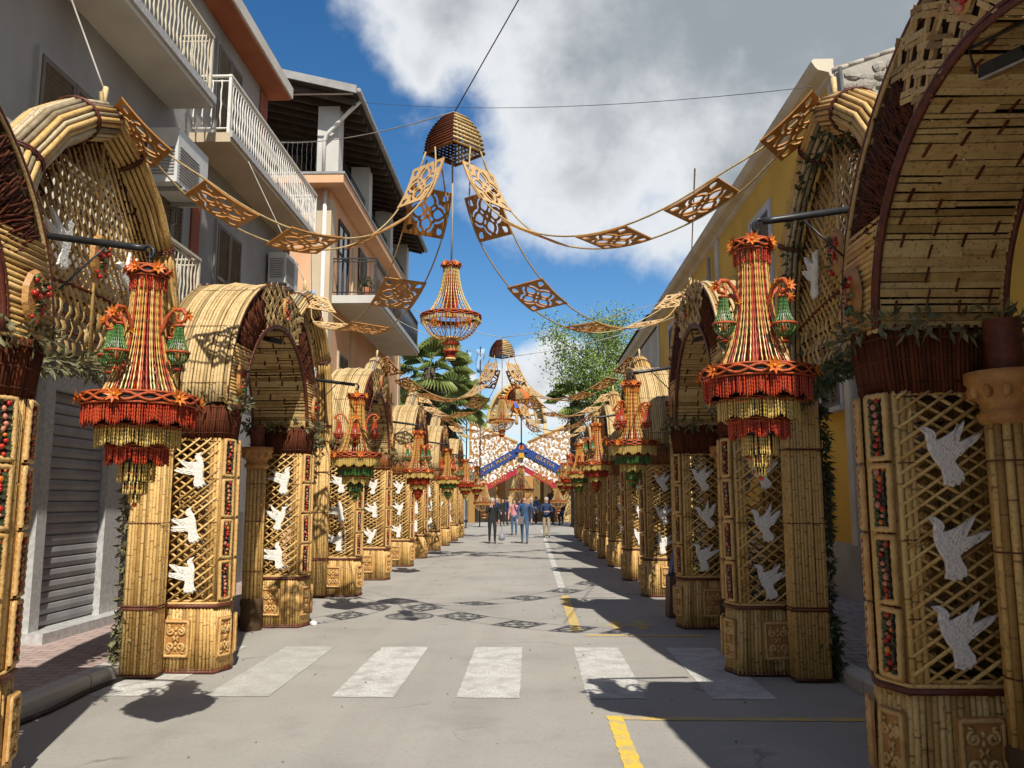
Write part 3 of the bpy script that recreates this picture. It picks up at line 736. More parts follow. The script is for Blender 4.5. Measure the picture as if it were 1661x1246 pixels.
# ------------------------------------------------------------------ pointed arches between the bays
LP = [(1.27, 2.45), (1.265, 2.9), (1.20, 3.36), (1.03, 3.82), (.72, 4.18), (.36, 4.43), (0, 4.58)]
def arch_path(s=1.0, sub=3):
    pts = [(y, z) for y, z in LP]; full = []
    for i in range(len(pts)-1):
        for j in range(sub):
            t = j/sub; full.append((pts[i][0]*(1-t)+pts[i+1][0]*t, pts[i][1]*(1-t)+pts[i+1][1]*t))
    full.append(pts[-1])
    return full
def arch_h(y):            # inner height of the arch at |y|
    y = abs(y)
    for i in range(len(LP)-1):
        (y0, z0), (y1, z1) = LP[i], LP[i+1]
        if y1 <= y <= y0: return z0+(z1-z0)*(y0-y)/(y0-y1+1e-9)
    return 2.5
def limb_mesh(side):
    mb = MB(); P = [Vector((0, side*y, z)) for y, z in arch_path()]
    k = len(P); nrm = []
    for i in range(k):
        t = (P[min(i+1, k-1)]-P[max(i-1, 0)]).normalized(); nrm.append(Vector((1, 0, 0)).cross(t).normalized())
    mb.tube(P, .128, 10, 1)
    nc = 22
    for c in range(nc):
        a = 2*math.pi*c/nc; rr = .020*random.uniform(.85, 1.1); j = random.uniform(-.004, .006)
        gr = 0 if side > 0 else (2 if random.random() < .75 else 0)
        # three lengths of cane, broken and re-tied at the bindings
        for i0, i1 in ((0, 9), (9, 15), (15, k-1)):
            q = [P[i]+(Vector((1, 0, 0))*math.cos(a)*1.12+nrm[i]*math.sin(a))*(.138+j+.006*random.random()) for i in range(i0, i1+1)]
            mb.tube(q, rr, 6, gr)
    for i in (2, 9, 15):
        for o in (-.012, .010):
            t = (P[min(i+1, k-1)]-P[i-1]).normalized()
            q = [P[i]+t*o+(Vector((1, 0, 0))*math.cos(2*math.pi*c/18)*1.12+nrm[i]*math.sin(2*math.pi*c/18))*.165 for c in range(19)]
            mb.tube(q, .009, 5, 3, cap=False)
    return mb.mesh('arch_limb', ['cane', 'core', 'cane_grey', 'binding'])
def post_mesh():
    mb = MB(); hx, hy = .145, .08
    mb.bb((-hx+.01, -hy+.01, .01), (hx-.01, hy-.01, 2.5), 1)
    per = []
    n = 10
    for i in range(n): per += [(-hx+2*hx*(i+.5)/n, -hy), (-hx+2*hx*(i+.5)/n, hy)]
    for i in range(5): per += [(-hx, -hy+2*hy*(i+.5)/5), (hx, -hy+2*hy*(i+.5)/5)]
    for x, y in per:
        mb.tube([(x, y, .02), (x+random.uniform(-.004, .004), y, 1.1), (x*.97, y, 2.56)], .0165*random.uniform(.85, 1.1), 6, 0)
    for z in (.03, .60, .625, 1.35, 2.0, 2.5):
        e = .019; loop(mb, [(-hx-e, -hy-e, z), (hx+e, -hy-e, z), (hx+e, hy+e, z), (-hx-e, hy+e, z)], .009 if z != 1.35 else .004, 2, 5)
    return mb.mesh('post', ['cane_upright', 'core', 'binding'])
def screen_mesh():
    mb = MB()
    # diagonal rods clipped to the arch opening
    def inside(y, z): return abs(y) < 1.12 and 2.98 < z < arch_h(min(1.19, abs(y)*1.12+.02))-.16
    for m_, x in ((1.15, .0), (-1.15, .02)):
        z0 = 1.2
        while z0 < 6.2:
            seg = []; y = -1.06
            while y < 1.07:
                z = z0+m_*y
                if inside(y, z): seg.append((x, y, z))
                elif len(seg) > 2: mb.tube([seg[0], seg[-1]], .0105*random.uniform(.8, 1.2), 6, 0); seg = []
                else: seg = []
                y += .02
            if len(seg) > 2: mb.tube([seg[0], seg[-1]], .0105, 6, 0)
            z0 += .105
    mb.tube([(.03, 0, 2.6), (.03, 0, 4.38)], .014, 6, 0)
    # dark twig infill along the inside of the limbs
    for s in (-1, 1):
        for q in range(130):
            i = random.randrange(2, len(LP)-1); t = random.random()
            y = (LP[i][0]*(1-t)+LP[i+1][0]*t if i < len(LP)-1 else 0); z = LP[i][1]*(1-t)+LP[min(i+1, len(LP)-1)][1]*t
            c = Vector((0, 0, 3.0)); p = Vector((random.uniform(-.02, .02), s*y, z)); d = (c-p).normalized()
            mb.tube([p+d*.10, p+d*random.uniform(.2, .34)+rv(.03)], .008, 5, 1)
    # wavy split-cane skirt
    n = 40
    for i in range(n):
        y = -1.04+2.08*(i+.5)/n; zb = 2.50+.10*math.cos(y*1.4); ph = (i % 2)*math.pi
        pts = [(.028*math.sin(ph+k*1.25), y+.012*math.sin(k*.9+i), zb+(3.06-zb)*k/8) for k in range(9)]
        mb.tube(pts, .027*random.uniform(.8, 1.1), 6, 2, flat=.2)
    for z in (2.66, 2.80, 2.93, 3.06): mb.tube([(0, -1.08, z), (0, 1.08, z)], .010, 5, 1)
    mb.tube([(.02, -1.08+2.16*i/16, 3.06+.10*math.cos((-1.08+2.16*i/16)*1.5)) for i in range(17)], .014, 6, 1)
    return mb.mesh('screen', ['cane', 'twig', 'weave'])
def lancet_garland(lm, dense=1.0, inside=False):
    mb = MB()
    leaf_line(mb, [(.02, -1.1, 2.46), (.02, -.6, 2.52), (.02, 0, 2.60), (.02, .6, 2.52), (.02, 1.1, 2.46)], int(620*dense), .06, .078)
    if inside: leaf_line(mb, [(.08, s*y*.9, z-.1) for s in (1,) for y, z in LP[:-1]]+[(.08, -y*.9, z-.1) for y, z in reversed(LP[:-1])], 560, .07, .078)
    return mb.mesh('leaf_garland', [lm])
def post_garland(lm, n=620):
    mb = MB(); mb.tube([(0, 0, 0), (.02, 0, .8), (-.01, 0, 1.6), (0, 0, 2.45)], .008, 5, 1)
    leaf_line(mb, [(0, 0, .0), (.02, 0, .8), (-.01, 0, 1.6), (0, 0, 2.45)], int(n*1.4), .045, .075)
    leaf_line(mb, [(0, 0, .0), (.02, 0, .5)], n//4, .08, .085)
    return mb.mesh('leaf_garland', [lm, 'binding'])
ME['limb1'] = limb_mesh(1); ME['limb-1'] = limb_mesh(-1); ME['post'] = post_mesh(); ME['screen'] = screen_mesh()
ME['lg'] = lancet_garland('leaf_dry'); ME['lg_d'] = lancet_garland('leaf_dark', 1.2, True); ME['pg'] = post_garland('leaf_dry'); ME['pg_d'] = post_garland('leaf_dark', 760)
b = MB(); b.tube([(0, 0, 4.65), (.01, .01, 4.88)], .022, 6, 0); b.tube([(.01, -.02, 4.65), (.0, -.03, 4.82)], .018, 6, 0); ME['finial'] = b.mesh('finial', ['cane_pale'])
LX = {'left': -3.46, 'right': 2.42}
for k in range(5):
    for side in ('left', 'right'):
        s = 1 if side == 'left' else -1
        t = empty('pointed_arch', (LX[side], 6.25+6*k, 0), 0 if side == 'left' else math.pi)
        for q in (-1, 1):
            obj('arch_limb', ME['limb%d' % (q*1)], t); obj('post', ME['post'], t, (0, q*1.27, 0))
        obj('screen', ME['screen'], t)['kind'] = 'stuff'
        obj('leaf_garland', ME['lg' if side == 'left' else 'lg_d'], t)['kind'] = 'stuff'
        for q in (-1, 1):
            obj('leaf_garland', ME['pg' if side == 'left' else 'pg_d'], t, (-.185, q*1.28, 0))['kind'] = 'stuff'
        obj('finial', ME['finial'], t)
        obj('dove', ME['dove_d'], t, (.055, -.50, 3.42), (0, .2, math.pi/2), (1.15,)*3); obj('dove', ME['dove_a'], t, (.055, .45, 3.42), (0, -.2, math.pi/2), (1.15,)*3)
        obj('medallion', ME['medal%d' % (k % 3)], t, (.05, 0, 3.45), (0, 0, math.pi/2), (1.1,)*3)
        tag(t, '%s pointed cane arch with lattice screen in the %s row counting from the camera' % (ORD[k], side), 'pointed arch', 'pointed cane arches between the bays')

# ------------------------------------------------------------------ chandeliers made of seeds and beads
def star(mb, c, out, r, mi, n=8):
    c, out = Vector(c), Vector(out).normalized(); a = out.orthogonal().normalized(); b = out.cross(a)
    for i in range(n):
        t = 2*math.pi*i/n; d = a*math.cos(t)+b*math.sin(t)
        mb.leaf(c, d*1.0+out*.45, out, r, r*.38, mi); 
    mb.blob(c+out*.008, r*.22, mi, 5, 3)
def bead(mb, pts, r, mi, n=5, rnd=None):
    P = []
    for i in range(len(pts)-1):
        a, b_ = Vector(pts[i]), Vector(pts[i+1]); P += [a, a.lerp(b_, .5)]
    P.append(Vector(pts[-1])); mb.tube(P, [r*(.45 if i % 2 else 1.0) for i in range(len(P))], n, mi, rnd)
def braid(mb, r, z, h, n=36, mats=(0, 1)):
    mb.lathe([(r, z-h/2), (r+.004, z), (r, z+h/2)], n=32, mi=mats[1])
    w = max(4, int(r*26))
    for s in (0, math.pi):
        P = []
        for i in range(n*2+1):
            a = 2*math.pi*i/(n*2); rr = r+.010; P.append((rr*math.cos(a), rr*math.sin(a), z+h*.34*math.sin(a*w+s)))
        mb.tube(P, h*.13, 5, mats[0], cap=False)
    for zz in (z-h/2, z+h/2): mb.tube([(r*1.01*math.cos(2*math.pi*i/28), r*1.01*math.sin(2*math.pi*i/28), zz) for i in range(29)], h*.10, 5, mats[0], cap=False)
def fringe(mb, r, z, ln, n, mi, scal=0, amp=.0):
    for i in range(n):
        a = 2*math.pi*(i+random.uniform(-.3, .3))/n; l = ln*random.uniform(.95, 1.05)
        if scal: l -= amp*(1-abs(math.sin(a*scal/2)))
        rr = r+random.uniform(-.006, .006)
        k = max(3, int(l/.02)); bead(mb, [(rr*math.cos(a), rr*math.sin(a), z-l*j/k) for j in range(k+1)], .0058, mi, 4)
def chandelier(pal):
    """parts hanging below z = 0 (the hook); pal: colour names"""
    t = {}
    mb = MB(); mb.tube([(0, 0, .08), (0, 0, -.08)], .006, 5, 2); braid(mb, .105, -.06, .06, 16, (0, 1))
    for i in range(6):
        a = 2*math.pi*i/6+.3; star(mb, (.118*math.cos(a), .118*math.sin(a), -.05), (math.cos(a), math.sin(a), .2), .055, 3)
    fringe(mb, .10, -.09, .09, 36, 4, 0)
    t['top_crown'] = mb.mesh('top_crown', ['braid', 'dark', 'steel', 'orange', pal['fr1']])
    mb = MB()
    n = 56
    for i in range(n):
        a = 2*math.pi*(i+random.uniform(-.25, .25))/n; P = []
        for j in range(15):
            u = j/14; rr = .088+.016*u+.12*u**3.0; P.append((rr*math.cos(a), rr*math.sin(a), -.09-.72*u))
        bead(mb, P, .0060, (0, 1, 0, 0, 1, 3, 0)[i % 7], 4)
    mb.lathe([(.045, -.1), (.05, -.5), (.06, -.8)], n=12, mi=3)
    for i in range(60):
        a = random.uniform(0, 6.28); u = random.random(); mb.blob((.065*math.cos(a), .065*math.sin(a), -.12-.66*u), .014, random.choice((0, 1, 2)), 5, 3)
    t['bead_strands'] = mb.mesh('bead_strands', [pal['st1'], pal['st2'], pal['st3'], 'seed_red'])
    mb = MB(); braid(mb, .31, -.835, .062, 34, (0, 1))
    for i in range(6):
        a = 2*math.pi*i/6+.55; star(mb, (.325*math.cos(a), .325*math.sin(a), -.83), (math.cos(a), math.sin(a), .1), .06, 2)
    mb.lathe([(.30, -.81), (.0, -.80)], n=24, mi=1)
    t['main_ring'] = mb.mesh('main_ring', ['braid', 'dark', 'orange'])
    def tier(r, z, ln, n, c, rim, scal, amp, key):
        mb = MB(); fringe(mb, r, z, ln, n, 0, scal, amp); fringe(mb, r-.012, z, ln*.9, n, 0, scal, amp)
        mb.lathe([(r-.03, z), (r-.03, z-ln*.8)], n=20, mi=2)
        if rim: braid(mb, r*.97, z-.004, .03, 20, (1, 2))
        t[key] = mb.mesh('fringe_tier', [c, 'braid', 'dark'])
    tier(.302, -.865, .125, 150, pal['t1'], False, 14, .03, 'tier1')
    tier(.225, -.99, .115, 110, pal['t2'], True, 10, .02, 'tier2')
    tier(.165, -1.10, .11, 84, pal['t3'], True, 9, .04, 'tier3')
    mb = MB()
    fringe(mb, .098, -1.19, .11, 48, 0); fringe(mb, .062, -1.30, .07, 30, 0); fringe(mb, .03, -1.36, .06, 12, 0)
    P = [((.105-.075*u)*math.cos(u*16), (.105-.075*u)*math.sin(u*16), -1.19-.21*u) for u in [i/60 for i in range(61)]]
    bead(mb, P, .013, 1, 5); mb.lathe([(.09, -1.19), (.05, -1.3), (.02, -1.4)], n=12, mi=2); mb.blob((0, 0, -1.43), .016, 1)
    t['drop'] = mb.mesh('drop', [pal['t2'], pal['fr1'], 'dark'])
    # curled arm with a small lantern (modelled towards +x)
    mb = MB()
    P = [(.09, 0, -.50), (.13, 0, -.40), (.17, 0, -.31), (.22, 0, -.265), (.28, 0, -.27), (.31, 0, -.31), (.295, 0, -.35), (.255, 0, -.355), (.235, 0, -.325), (.255, 0, -.30)]
    mb.tube(P, [.013, .014, .015, .015, .015, .015, .014, .012, .011, .010], 6, 0)
    for p in P[1::2]: star(mb, p, rv(), .028, 1, 6)
    star(mb, (.315, 0, -.315), (1, 0, .1), .055, 2)
    t['arm'] = mb.mesh('curled_arm', ['braid', 'yellow', 'orange'])
    mb = MB(); c = .262
    for i in range(22):
        a = 2*math.pi*i/22
        bead(mb, [(c+(.026+.005*u+.038*u**2.5)*math.cos(a), (.026+.005*u+.038*u**2.5)*math.sin(a), -.385-.17*u) for u in [j/7 for j in range(8)]], .0052, 0, 4)
        bead(mb, [(c+.070*math.cos(u*1.5)*math.cos(a), .070*math.cos(u*1.5)*math.sin(a), -.565-.075*math.sin(u*1.5)) for u in [j/5 for j in range(6)]], .0050, 0, 4)
    for r, z in ((.028, -.38), (.072, -.56)): mb.tube([(c+r*math.cos(2*math.pi*i/20), r*math.sin(2*math.pi*i/20), z) for i in range(21)], .009, 5, 1, cap=False)
    mb.blob((c, 0, -.52), (.018, .018, .035), 3, 8, 6); mb.blob((c, 0, -.59), (.02, .02, .03), 2)
    star(mb, (c, 0, -.66), (0, 0, -1), .045, 2); mb.tube([(c, 0, -.36), (c, 0, -.40)], .008, 5, 1)
    t['lantern'] = mb.mesh('lantern', [pal['lan'], 'braid', pal['fl'], 'bulb'])
    return t
PAL = {
 'red': dict(st1='gold', st2='seed_red', st3='green', fr1='seed_red', t1='seed_red', t2='gold', t3='seed_red', lan='green', fl='seed_red'),
 'gold': dict(st1='gold', st2='orange', st3='green', fr1='orange', t1='gold', t2='green', t3='gold', lan='seed_red', fl='seed_red'),
 'mixed': dict(st1='gold', st2='seed_red', st3='orange', fr1='orange', t1='gold', t2='seed_red', t3='gold', lan='green', fl='orange')}
CH = {k: chandelier(v) for k, v in PAL.items()}
def place_chandelier(style, loc, rz, label, arms=4, rot0=0, scale=1):
    t = empty('chandelier', loc, rz); T = CH[style]; t.scale = (scale,)*3
    for k in ('top_crown', 'bead_strands', 'main_ring', 'tier1', 'tier2', 'tier3', 'drop'):
        nm = {'tier1': 'fringe_tier', 'tier2': 'fringe_tier', 'tier3': 'fringe_tier'}.get(k, k)
        o = obj(nm, T[k], t)
        if k == 'bead_strands': o['kind'] = 'stuff'
    for i in range(arms):
        a = obj('curled_arm', T['arm'], t, (0, 0, -.06-.02*(i % 2)), (0, 0, rot0+2*math.pi*i/arms), (.88,)*3); obj('lantern', T['lantern'], a)
    return tag(t, label, 'chandelier', 'bead chandeliers hung from brackets along the bays')
sty = ['red', 'gold', 'mixed', 'gold', 'red', 'mixed']
desc = {'red': 'red and gold bead chandelier', 'gold': 'gold and green bead chandelier', 'mixed': 'gold and red bead chandelier'}
for k in range(6):
    for side in ('left', 'right'):
        s = 1 if side == 'left' else -1; b = BAYS[side, k]
        x = (XL+.545 if side == 'left' else XR-.505); y = b.location.y+1.52
        z = 3.11 if side == 'right' else 2.96
        if side == 'left':
            for c in b.children:
                if c.name.startswith('bracket_arm'): c.location.z -= .15; c.location.x += .04+(.06 if k == 0 else 0)
        where = ('largest and nearest on the %s' % side) if k == 0 else '%s along the %s row from the camera' % (ORD[k], side)
        place_chandelier(sty[k], (x, y, z), R(20*k), '%s, %s' % (desc[sty[k]], where), 4, R(-12 if side == 'left' else 28))

# ------------------------------------------------------------------ canopies: cane crown, four strands of fretwork panels, hanging chandelier
def fret_mesh(n=56, size=.52):
    def hole(x, y):          # > 0 inside a hole
        h = -1.0; X, Y = x, y; x, y = x/1.16, y/1.16; r = math.hypot(x, y)
        for k in range(4):
            t = k*math.pi/2; u = x*math.cos(t)+y*math.sin(t); v = -x*math.sin(t)+y*math.cos(t)
            q = (u-.43)/.23
            if abs(q) < 1: h = max(h, .14*(1-q*q)*(1.2-.5*q)-abs(v))
            rr = math.hypot(u-.40, v); aa = abs(math.atan2(v, u-.40))
            h = max(h, min(.046-abs(rr-.31), (1.75-aa)*.31, (aa-.36)*.31))
            t += math.pi/4; u = x*math.cos(t)+y*math.sin(t); v = -x*math.sin(t)+y*math.cos(t)
            q = (u-.27)/.12
            if abs(q) < 1: h = max(h, .06*(1-q*q)-abs(v))
            u = X*math.cos(t)+Y*math.sin(t); v = -X*math.sin(t)+Y*math.cos(t); q = (u-1.0)/.19
            if abs(q) < 1: h = max(h, .135*(1-q*q)*(1+.5*q)-abs(v))
        h = max(h, .06-r)
        return min(h, .90-max(abs(X), abs(Y)))
    V = {}; vs = []; fs = []
    def vid(p):
        key = (round(p[0], 4), round(p[1], 4))
        if key not in V: V[key] = len(vs); vs.append((key[0], key[1]))
        return V[key]
    g = [[-hole(-1+2*i/n, -1+2*j/n) for j in range(n+1)] for i in range(n+1)]
    for i in range(n):
        for j in range(n):
            cs = [(i, j), (i+1, j), (i+1, j+1), (i, j+1)]; poly = []
            for k in range(4):
                a, b_ = cs[k], cs[(k+1) % 4]; fa, fb = g[a[0]][a[1]], g[b_[0]][b_[1]]
                pa = (-1+2*a[0]/n, -1+2*a[1]/n); pb = (-1+2*b_[0]/n, -1+2*b_[1]/n)
                if fa >= 0: poly.append(pa)
                if (fa >= 0) != (fb >= 0):
                    t = fa/(fa-fb); poly.append((pa[0]+(pb[0]-pa[0])*t, pa[1]+(pb[1]-pa[1])*t))
            ids = []
            for p in poly:
                q = vid(p)
                if not ids or ids[-1] != q: ids.append(q)
            if len(ids) > 2 and ids[0] == ids[-1]: ids.pop()
            if len(ids) > 2: fs.append(ids)
    mb = MB(); s = size/2; th = .006; N = len(vs)
    bow = lambda x: .035*(x*x-.4)*size
    top = [(x*s, y*s, bow(x)+th) for x, y in vs]; bot = [(x*s, y*s, bow(x)-th) for x, y in vs]
    E = {}
    for f in fs:
        for k in range(len(f)): e = (f[k], f[(k+1) % len(f)]); E[e] = 1
    wall = [(a, a+N, b_+N, b_) for (a, b_) in E if (b_, a) not in E]
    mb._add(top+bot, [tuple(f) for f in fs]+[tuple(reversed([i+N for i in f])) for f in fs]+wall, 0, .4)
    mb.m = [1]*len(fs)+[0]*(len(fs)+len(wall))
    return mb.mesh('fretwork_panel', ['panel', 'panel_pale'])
ME['fret'] = fret_mesh()
def crown_parts(parent):
    # square basket dome, two straw sides and two dark ones
    s, h = .215, .40
    def edge(u, a):      # profile point at height fraction u
        r = s*(1-.56*u**2.3); return r, h*u
    for side in range(4):
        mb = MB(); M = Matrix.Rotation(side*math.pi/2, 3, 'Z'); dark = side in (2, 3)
        for i in range(9):
            v = -1+2*i/8; P = []
            for j in range(8):
                r, z = edge(j/7, 0); P.append(M @ Vector((v*r, -r, z)))
            mb.tube(P, .0105, 5, 0)
        for j in range(9 if not dark else 13):
            r, z = edge((j+.15)/(8.3 if not dark else 12.4), 0); mb.tube([M @ Vector((-r*1.05, -r-.012, z)), M @ Vector((0, -r-.018, z)), M @ Vector((r*1.05, -r-.012, z))], .0125, 5, 0)
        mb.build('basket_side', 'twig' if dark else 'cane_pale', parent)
    mb = MB()
    for q in (0, .0): loop(mb, [(-s-.01, -s-.01, 0), (s+.01, -s-.01, 0), (s+.01, s+.01, 0), (-s-.01, s+.01, 0)], .020, 0)
    r, z = edge(1, 0); mb.build('base_frame', 'panel', parent)
    mb = MB(); mb.bb((-r, -r, z-.01), (r, r, z+.015), 0); mb.build('cap', 'panel', parent)
    mb = MB(); mb.tube([(0, 0, z), (0, 0, z+.06)], .008, 5, 0); mb.build('hook', 'steel', parent)
def strand(c, end, sag, label, npan, t0, t1, tw=0.0, w=.24):
    """two cords and a row of panels from the crown corner c to the arch tip end"""
    c, end = Vector(c), Vector(end); t = empty('fretwork_strand', (c.x, c.y, c.z))
    d = end-c; hor = Vector((d.x, d.y, 0)).normalized(); side = Vector((-hor.y, hor.x, 0))
    def P(u):
        # steep fall from the crown, slack belly, then up to the arch tip
        (u1, z1), (u2, z2) = sag; b1, b2, b3 = 3*u*(1-u)**2, 3*u*u*(1-u), u**3
        q = b1*u1+b2*u2+b3
        return Vector((d.x*q, d.y*q, b1*z1+b2*z2+b3*d.z))
    def S(u): return side*math.cos(tw*u)+Vector((0, 0, 1))*math.sin(tw*u)
    n = 36
    for q in (-1, 1):
        pts = [P(i/n)+S(i/n)*w*q*(min(1, .35+i/n*5) if i/n < .2 else (1 if i/n < .85 else max(.3, (1-i/n)/.15))) for i in range(n+1)]
        b_ = MB(); b_.tube(pts, .009, 5); b_.build('cord', 'rope', t)
    # arc-length spacing
    ps = [P(i/200) for i in range(201)]; cum = [0]
    for i in range(200): cum.append(cum[-1]+(ps[i+1]-ps[i]).length)
    for k in range(npan):
        s_ = cum[-1]*(t0+(t1-t0)*k/(npan-1)); i = max(j for j in range(201) if cum[j] <= s_); u = i/200
        tan = (P(min(1, u+.01))-P(max(0, u-.01))).normalized(); sd = S(u); sd = (sd-tan*sd.dot(tan)).normalized(); up = tan.cross(sd)
        if up.z < 0: up = -up; sd = -sd
        M = Matrix((tan, sd, up)).transposed().to_4x4(); M.translation = P(u)
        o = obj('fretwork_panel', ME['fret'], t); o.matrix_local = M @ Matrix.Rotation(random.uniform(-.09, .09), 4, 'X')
    return tag(t, label, 'garland', 'strands of fretwork panels strung to the arch tips')
def canopy(cx, cy, cz, yn, yf, n, drop, names):
    t = empty('hanging_basket', (cx, cy, cz), R(48)); crown_parts(t)
    tag(t, names[0], 'hanging basket', 'basket domes hung over the street')
    tips = {('left', 'near'): (LX['left']+.1, yn, 4.68), ('right', 'near'): (LX['right']-.1, yn, 4.68), ('left', 'far'): (LX['left']+.1, yf, 4.68), ('right', 'far'): (LX['right']-.1, yf, 4.68)}
    for (sd, nf), tip in tips.items():
        sx = -1 if sd == 'left' else 1; sy = -1 if nf == 'near' else 1
        c = (cx+sx*.24, cy+sy*.16, cz-.02)
        strand(c, tip, n['sag'+nf], '%s of fretwork panels from the %s crown to the %s arch tip on the %s' % ('strand', n['which'], 'nearer' if nf == 'near' else 'farther', sd), n['num'], .11, .94, tw=0)
N1 = dict(which='first', sagnear=((.05, -1.2), (.5, -1.95)), sagfar=((.02, -1.5), (.55, -2.25)), num=5); N2 = dict(which='second', sagnear=((.05, -1.15), (.5, -1.85)), sagfar=((.02, -1.3), (.55, -2.0)), num=6); N3 = dict(which='third', sagnear=((.05, -1.15), (.5, -1.85)), sagfar=((.02, -1.3), (.55, -2.0)), num=6)
C1 = (-.82, 8.5, 5.26); C2 = (-.73, 20.6, 5.14); C3 = (-.5, 32.4, 5.1)
canopy(*C1, 6.25, 12.25, N1, 0, ['square basket dome of straw and dark canes hanging nearest overhead'])
canopy(*C2, 18.25, 24.25, N2, 0, ['second basket dome of canes hanging farther down the street'])
# central chandelier: bell of strands above, open bowl below
def bell_chandelier():
    t = {}
    mb = MB(); braid(mb, .085, -.03, .05, 12, (0, 1))
    for i in range(6):
        a = 2*math.pi*i/6; star(mb, (.09*math.cos(a), .09*math.sin(a), -.02), (math.cos(a), math.sin(a), .4), .05, 2)
    t['top_crown'] = mb.mesh('top_crown', ['braid', 'dark', 'orange'])
    mb = MB(); n = 30
    for i in range(n):
        a = 2*math.pi*i/n
        bead(mb, [((.08+.03*u+.15*u**2.6)*math.cos(a), (.08+.03*u+.15*u**2.6)*math.sin(a), -.05-.52*u) for u in [j/13 for j in range(14)]], .0062, 0 if i % 4 else 2, 4)
        bead(mb, [((.30-.225*u**1.6)*math.cos(a), (.30-.225*u**1.6)*math.sin(a), -.60-.23*math.sin(u*1.5)) for u in [j/10 for j in range(11)]], .0062, 0 if i % 3 else 1, 4)
    for i in range(14):
        a = 2*math.pi*i/14; bead(mb, [(.06*math.cos(a), .06*math.sin(a), -.1-.48*u) for u in [j/12 for j in range(13)]], .015, 1, 5)
    t['bead_strands'] = mb.mesh('bead_strands', ['gold', 'seed_red', 'cane_pale'])
    mb = MB(); braid(mb, .31, -.585, .04, 30, (0, 1)); fringe(mb, .31, -.60, .05, 110, 2); fringe(mb, .20, -.59, .07, 60, 3)
    t['main_ring'] = mb.mesh('main_ring', ['braid', 'dark', 'gold', 'orange'])
    for key, r, z, ln, c, c2 in (('a', .082, -.80, .07, 'gold', 'seed_red'), ('b', .068, -.88, .07, 'gold', 'seed_red'), ('c', .045, -.96, .07, 'seed_red', 'gold')):
        mb = MB(); fringe(mb, r, z, ln, 40, 0); mb.lathe([(r-.012, z), (r-.012, z-ln)], n=14, mi=1)
        mb.tube([(r*1.1*math.cos(i*.4488), r*1.1*math.sin(i*.4488), z-ln) for i in range(15)], .011, 5, 1, cap=False); t['tier'+key] = mb.mesh('fringe_tier', [c, c2])
    return t
BT = bell_chandelier()
def place_bell(loc, label, sc=1, length=1.0):
    t = empty('hanging_chandelier', loc); t.scale = (sc,)*3
    for k, me in BT.items(): obj('fringe_tier' if k.startswith('tier') else k, me, t)
    if length:
        b_ = MB(); b_.tube([(0, 0, 0), (.006, 0, length*.5/sc), (0, 0, length/sc)], .011/sc, 6); b_.tube([(0, 0, -.04), (0, 0, .02)], .02, 6); b_.build('chain', 'cord', t)
    return tag(t, label, 'chandelier')
place_bell((C1[0]-.02, C1[1], 4.04), 'bell-shaped gold and red bead chandelier hanging over the street centre', 1.0, 1.2)
place_bell((C2[0], C2[1], 4.10), 'gold bead chandelier hanging below the second basket dome', 1.0, 1.0)
canopy(-.62, 32.4, 5.45, 30.25, 35.5, N3, 0, ['third and farthest basket dome of canes over the street'])

# ------------------------------------------------------------------ buildings
mat('stucco_grey', (.37, .36, .345), (.235, .225, .215), .9, .8, .6, 26, detail=10, stretch=(1, 1, .35))
mat('stucco_white', (.56, .54, .50), (.48, .46, .42), .9, 1.5, .4, 30, detail=8)
mat('stucco_peach', (0.720, 0.432, 0.252), (0.624, 0.360, 0.204), .9, 1.0, .4, 26, detail=8)
mat('stucco_beige', (0.564, 0.462, 0.324), (0.480, 0.384, 0.264), .9, 1.2, .4, 26, detail=8)
mat('stucco_yellow', (.74, .435, .06), (.60, .34, .048), .9, .9, .4, 24, detail=9)
mat('stucco_tan', (0.580, 0.507, 0.392), (0.435, 0.384, 0.290), .9, .8, .5, 20, detail=9)
mat('plinth', (0.478, 0.450, 0.377), (0.334, 0.312, 0.254), .9, 1.1, .6, 14, detail=9)
mat('marble_dark', (0.120, 0.120, 0.126), (0.204, 0.204, 0.210), .35, 30, .1, 60, detail=8)
mat('marble_pale', (.50, .49, .47), (.36, .355, .345), .45, 20, .1, 60, detail=8)
mat('brick_red', (.30, .085, .045), (.22, .06, .035), .85, 3, .3, 40)
mat('soffit', (0.624, 0.588, 0.516), (0.528, 0.492, 0.432), .9, 1.5, .2, 20)
mat('soffit_red', (.34, .105, .045), (.28, .08, .035), .8, 2)
mat('cornice', (0.636, 0.564, 0.432), (0.528, 0.456, 0.336), .85, 1.5, .3, 24)
mat('rail_cream', (.58, .52, .40), (.50, .44, .33), .5, 10)
mat('rail_white', (.72, .70, .65), (.62, .60, .55), .5, 10)
mat('rail_black', (.03, .03, .032), (.05, .05, .05), .5, 10, metal=.3)
mat('shutter', (.155, .125, .095), (.12, .095, .07), .6, 6, .2, 40)
mat('roller', (.33, .325, .33), (.25, .245, .25), .45, 3, .1, 30, metal=.2, detail=7)
mat('roof_dark', (.060, .048, .040), (.04, .032, .026), .85, 4, .3, 30)
mat('timber', (.075, .045, .028), (.05, .03, .02), .7, 5, .3, 30)
mat('gutter_grey', (.30, .29, .28), (.24, .23, .22), .6, 4)
mat('glass_dark', (.02, .024, .028), (.03, .034, .038), .08, 3, spec=.8)
mat('plastic_white', (.62, .62, .60), (.52, .52, .50), .5, 3)
mat('terracotta', (.34, .13, .06), (.28, .10, .045), .8, 6)
mat('rubble', (.36, .32, .26), (.22, .19, .15), .95, 3.2, 1.0, 14, detail=10, rnd=.6, c3=(.44, .41, .36))
mat('rooftile', (.42, .25, .15), (.33, .18, .10), .85, 6, .3, 20, rnd=.6, c3=(.50, .36, .24))
mat('cloth_blue', (.30, .46, .66), (.22, .38, .60), .8, 3)
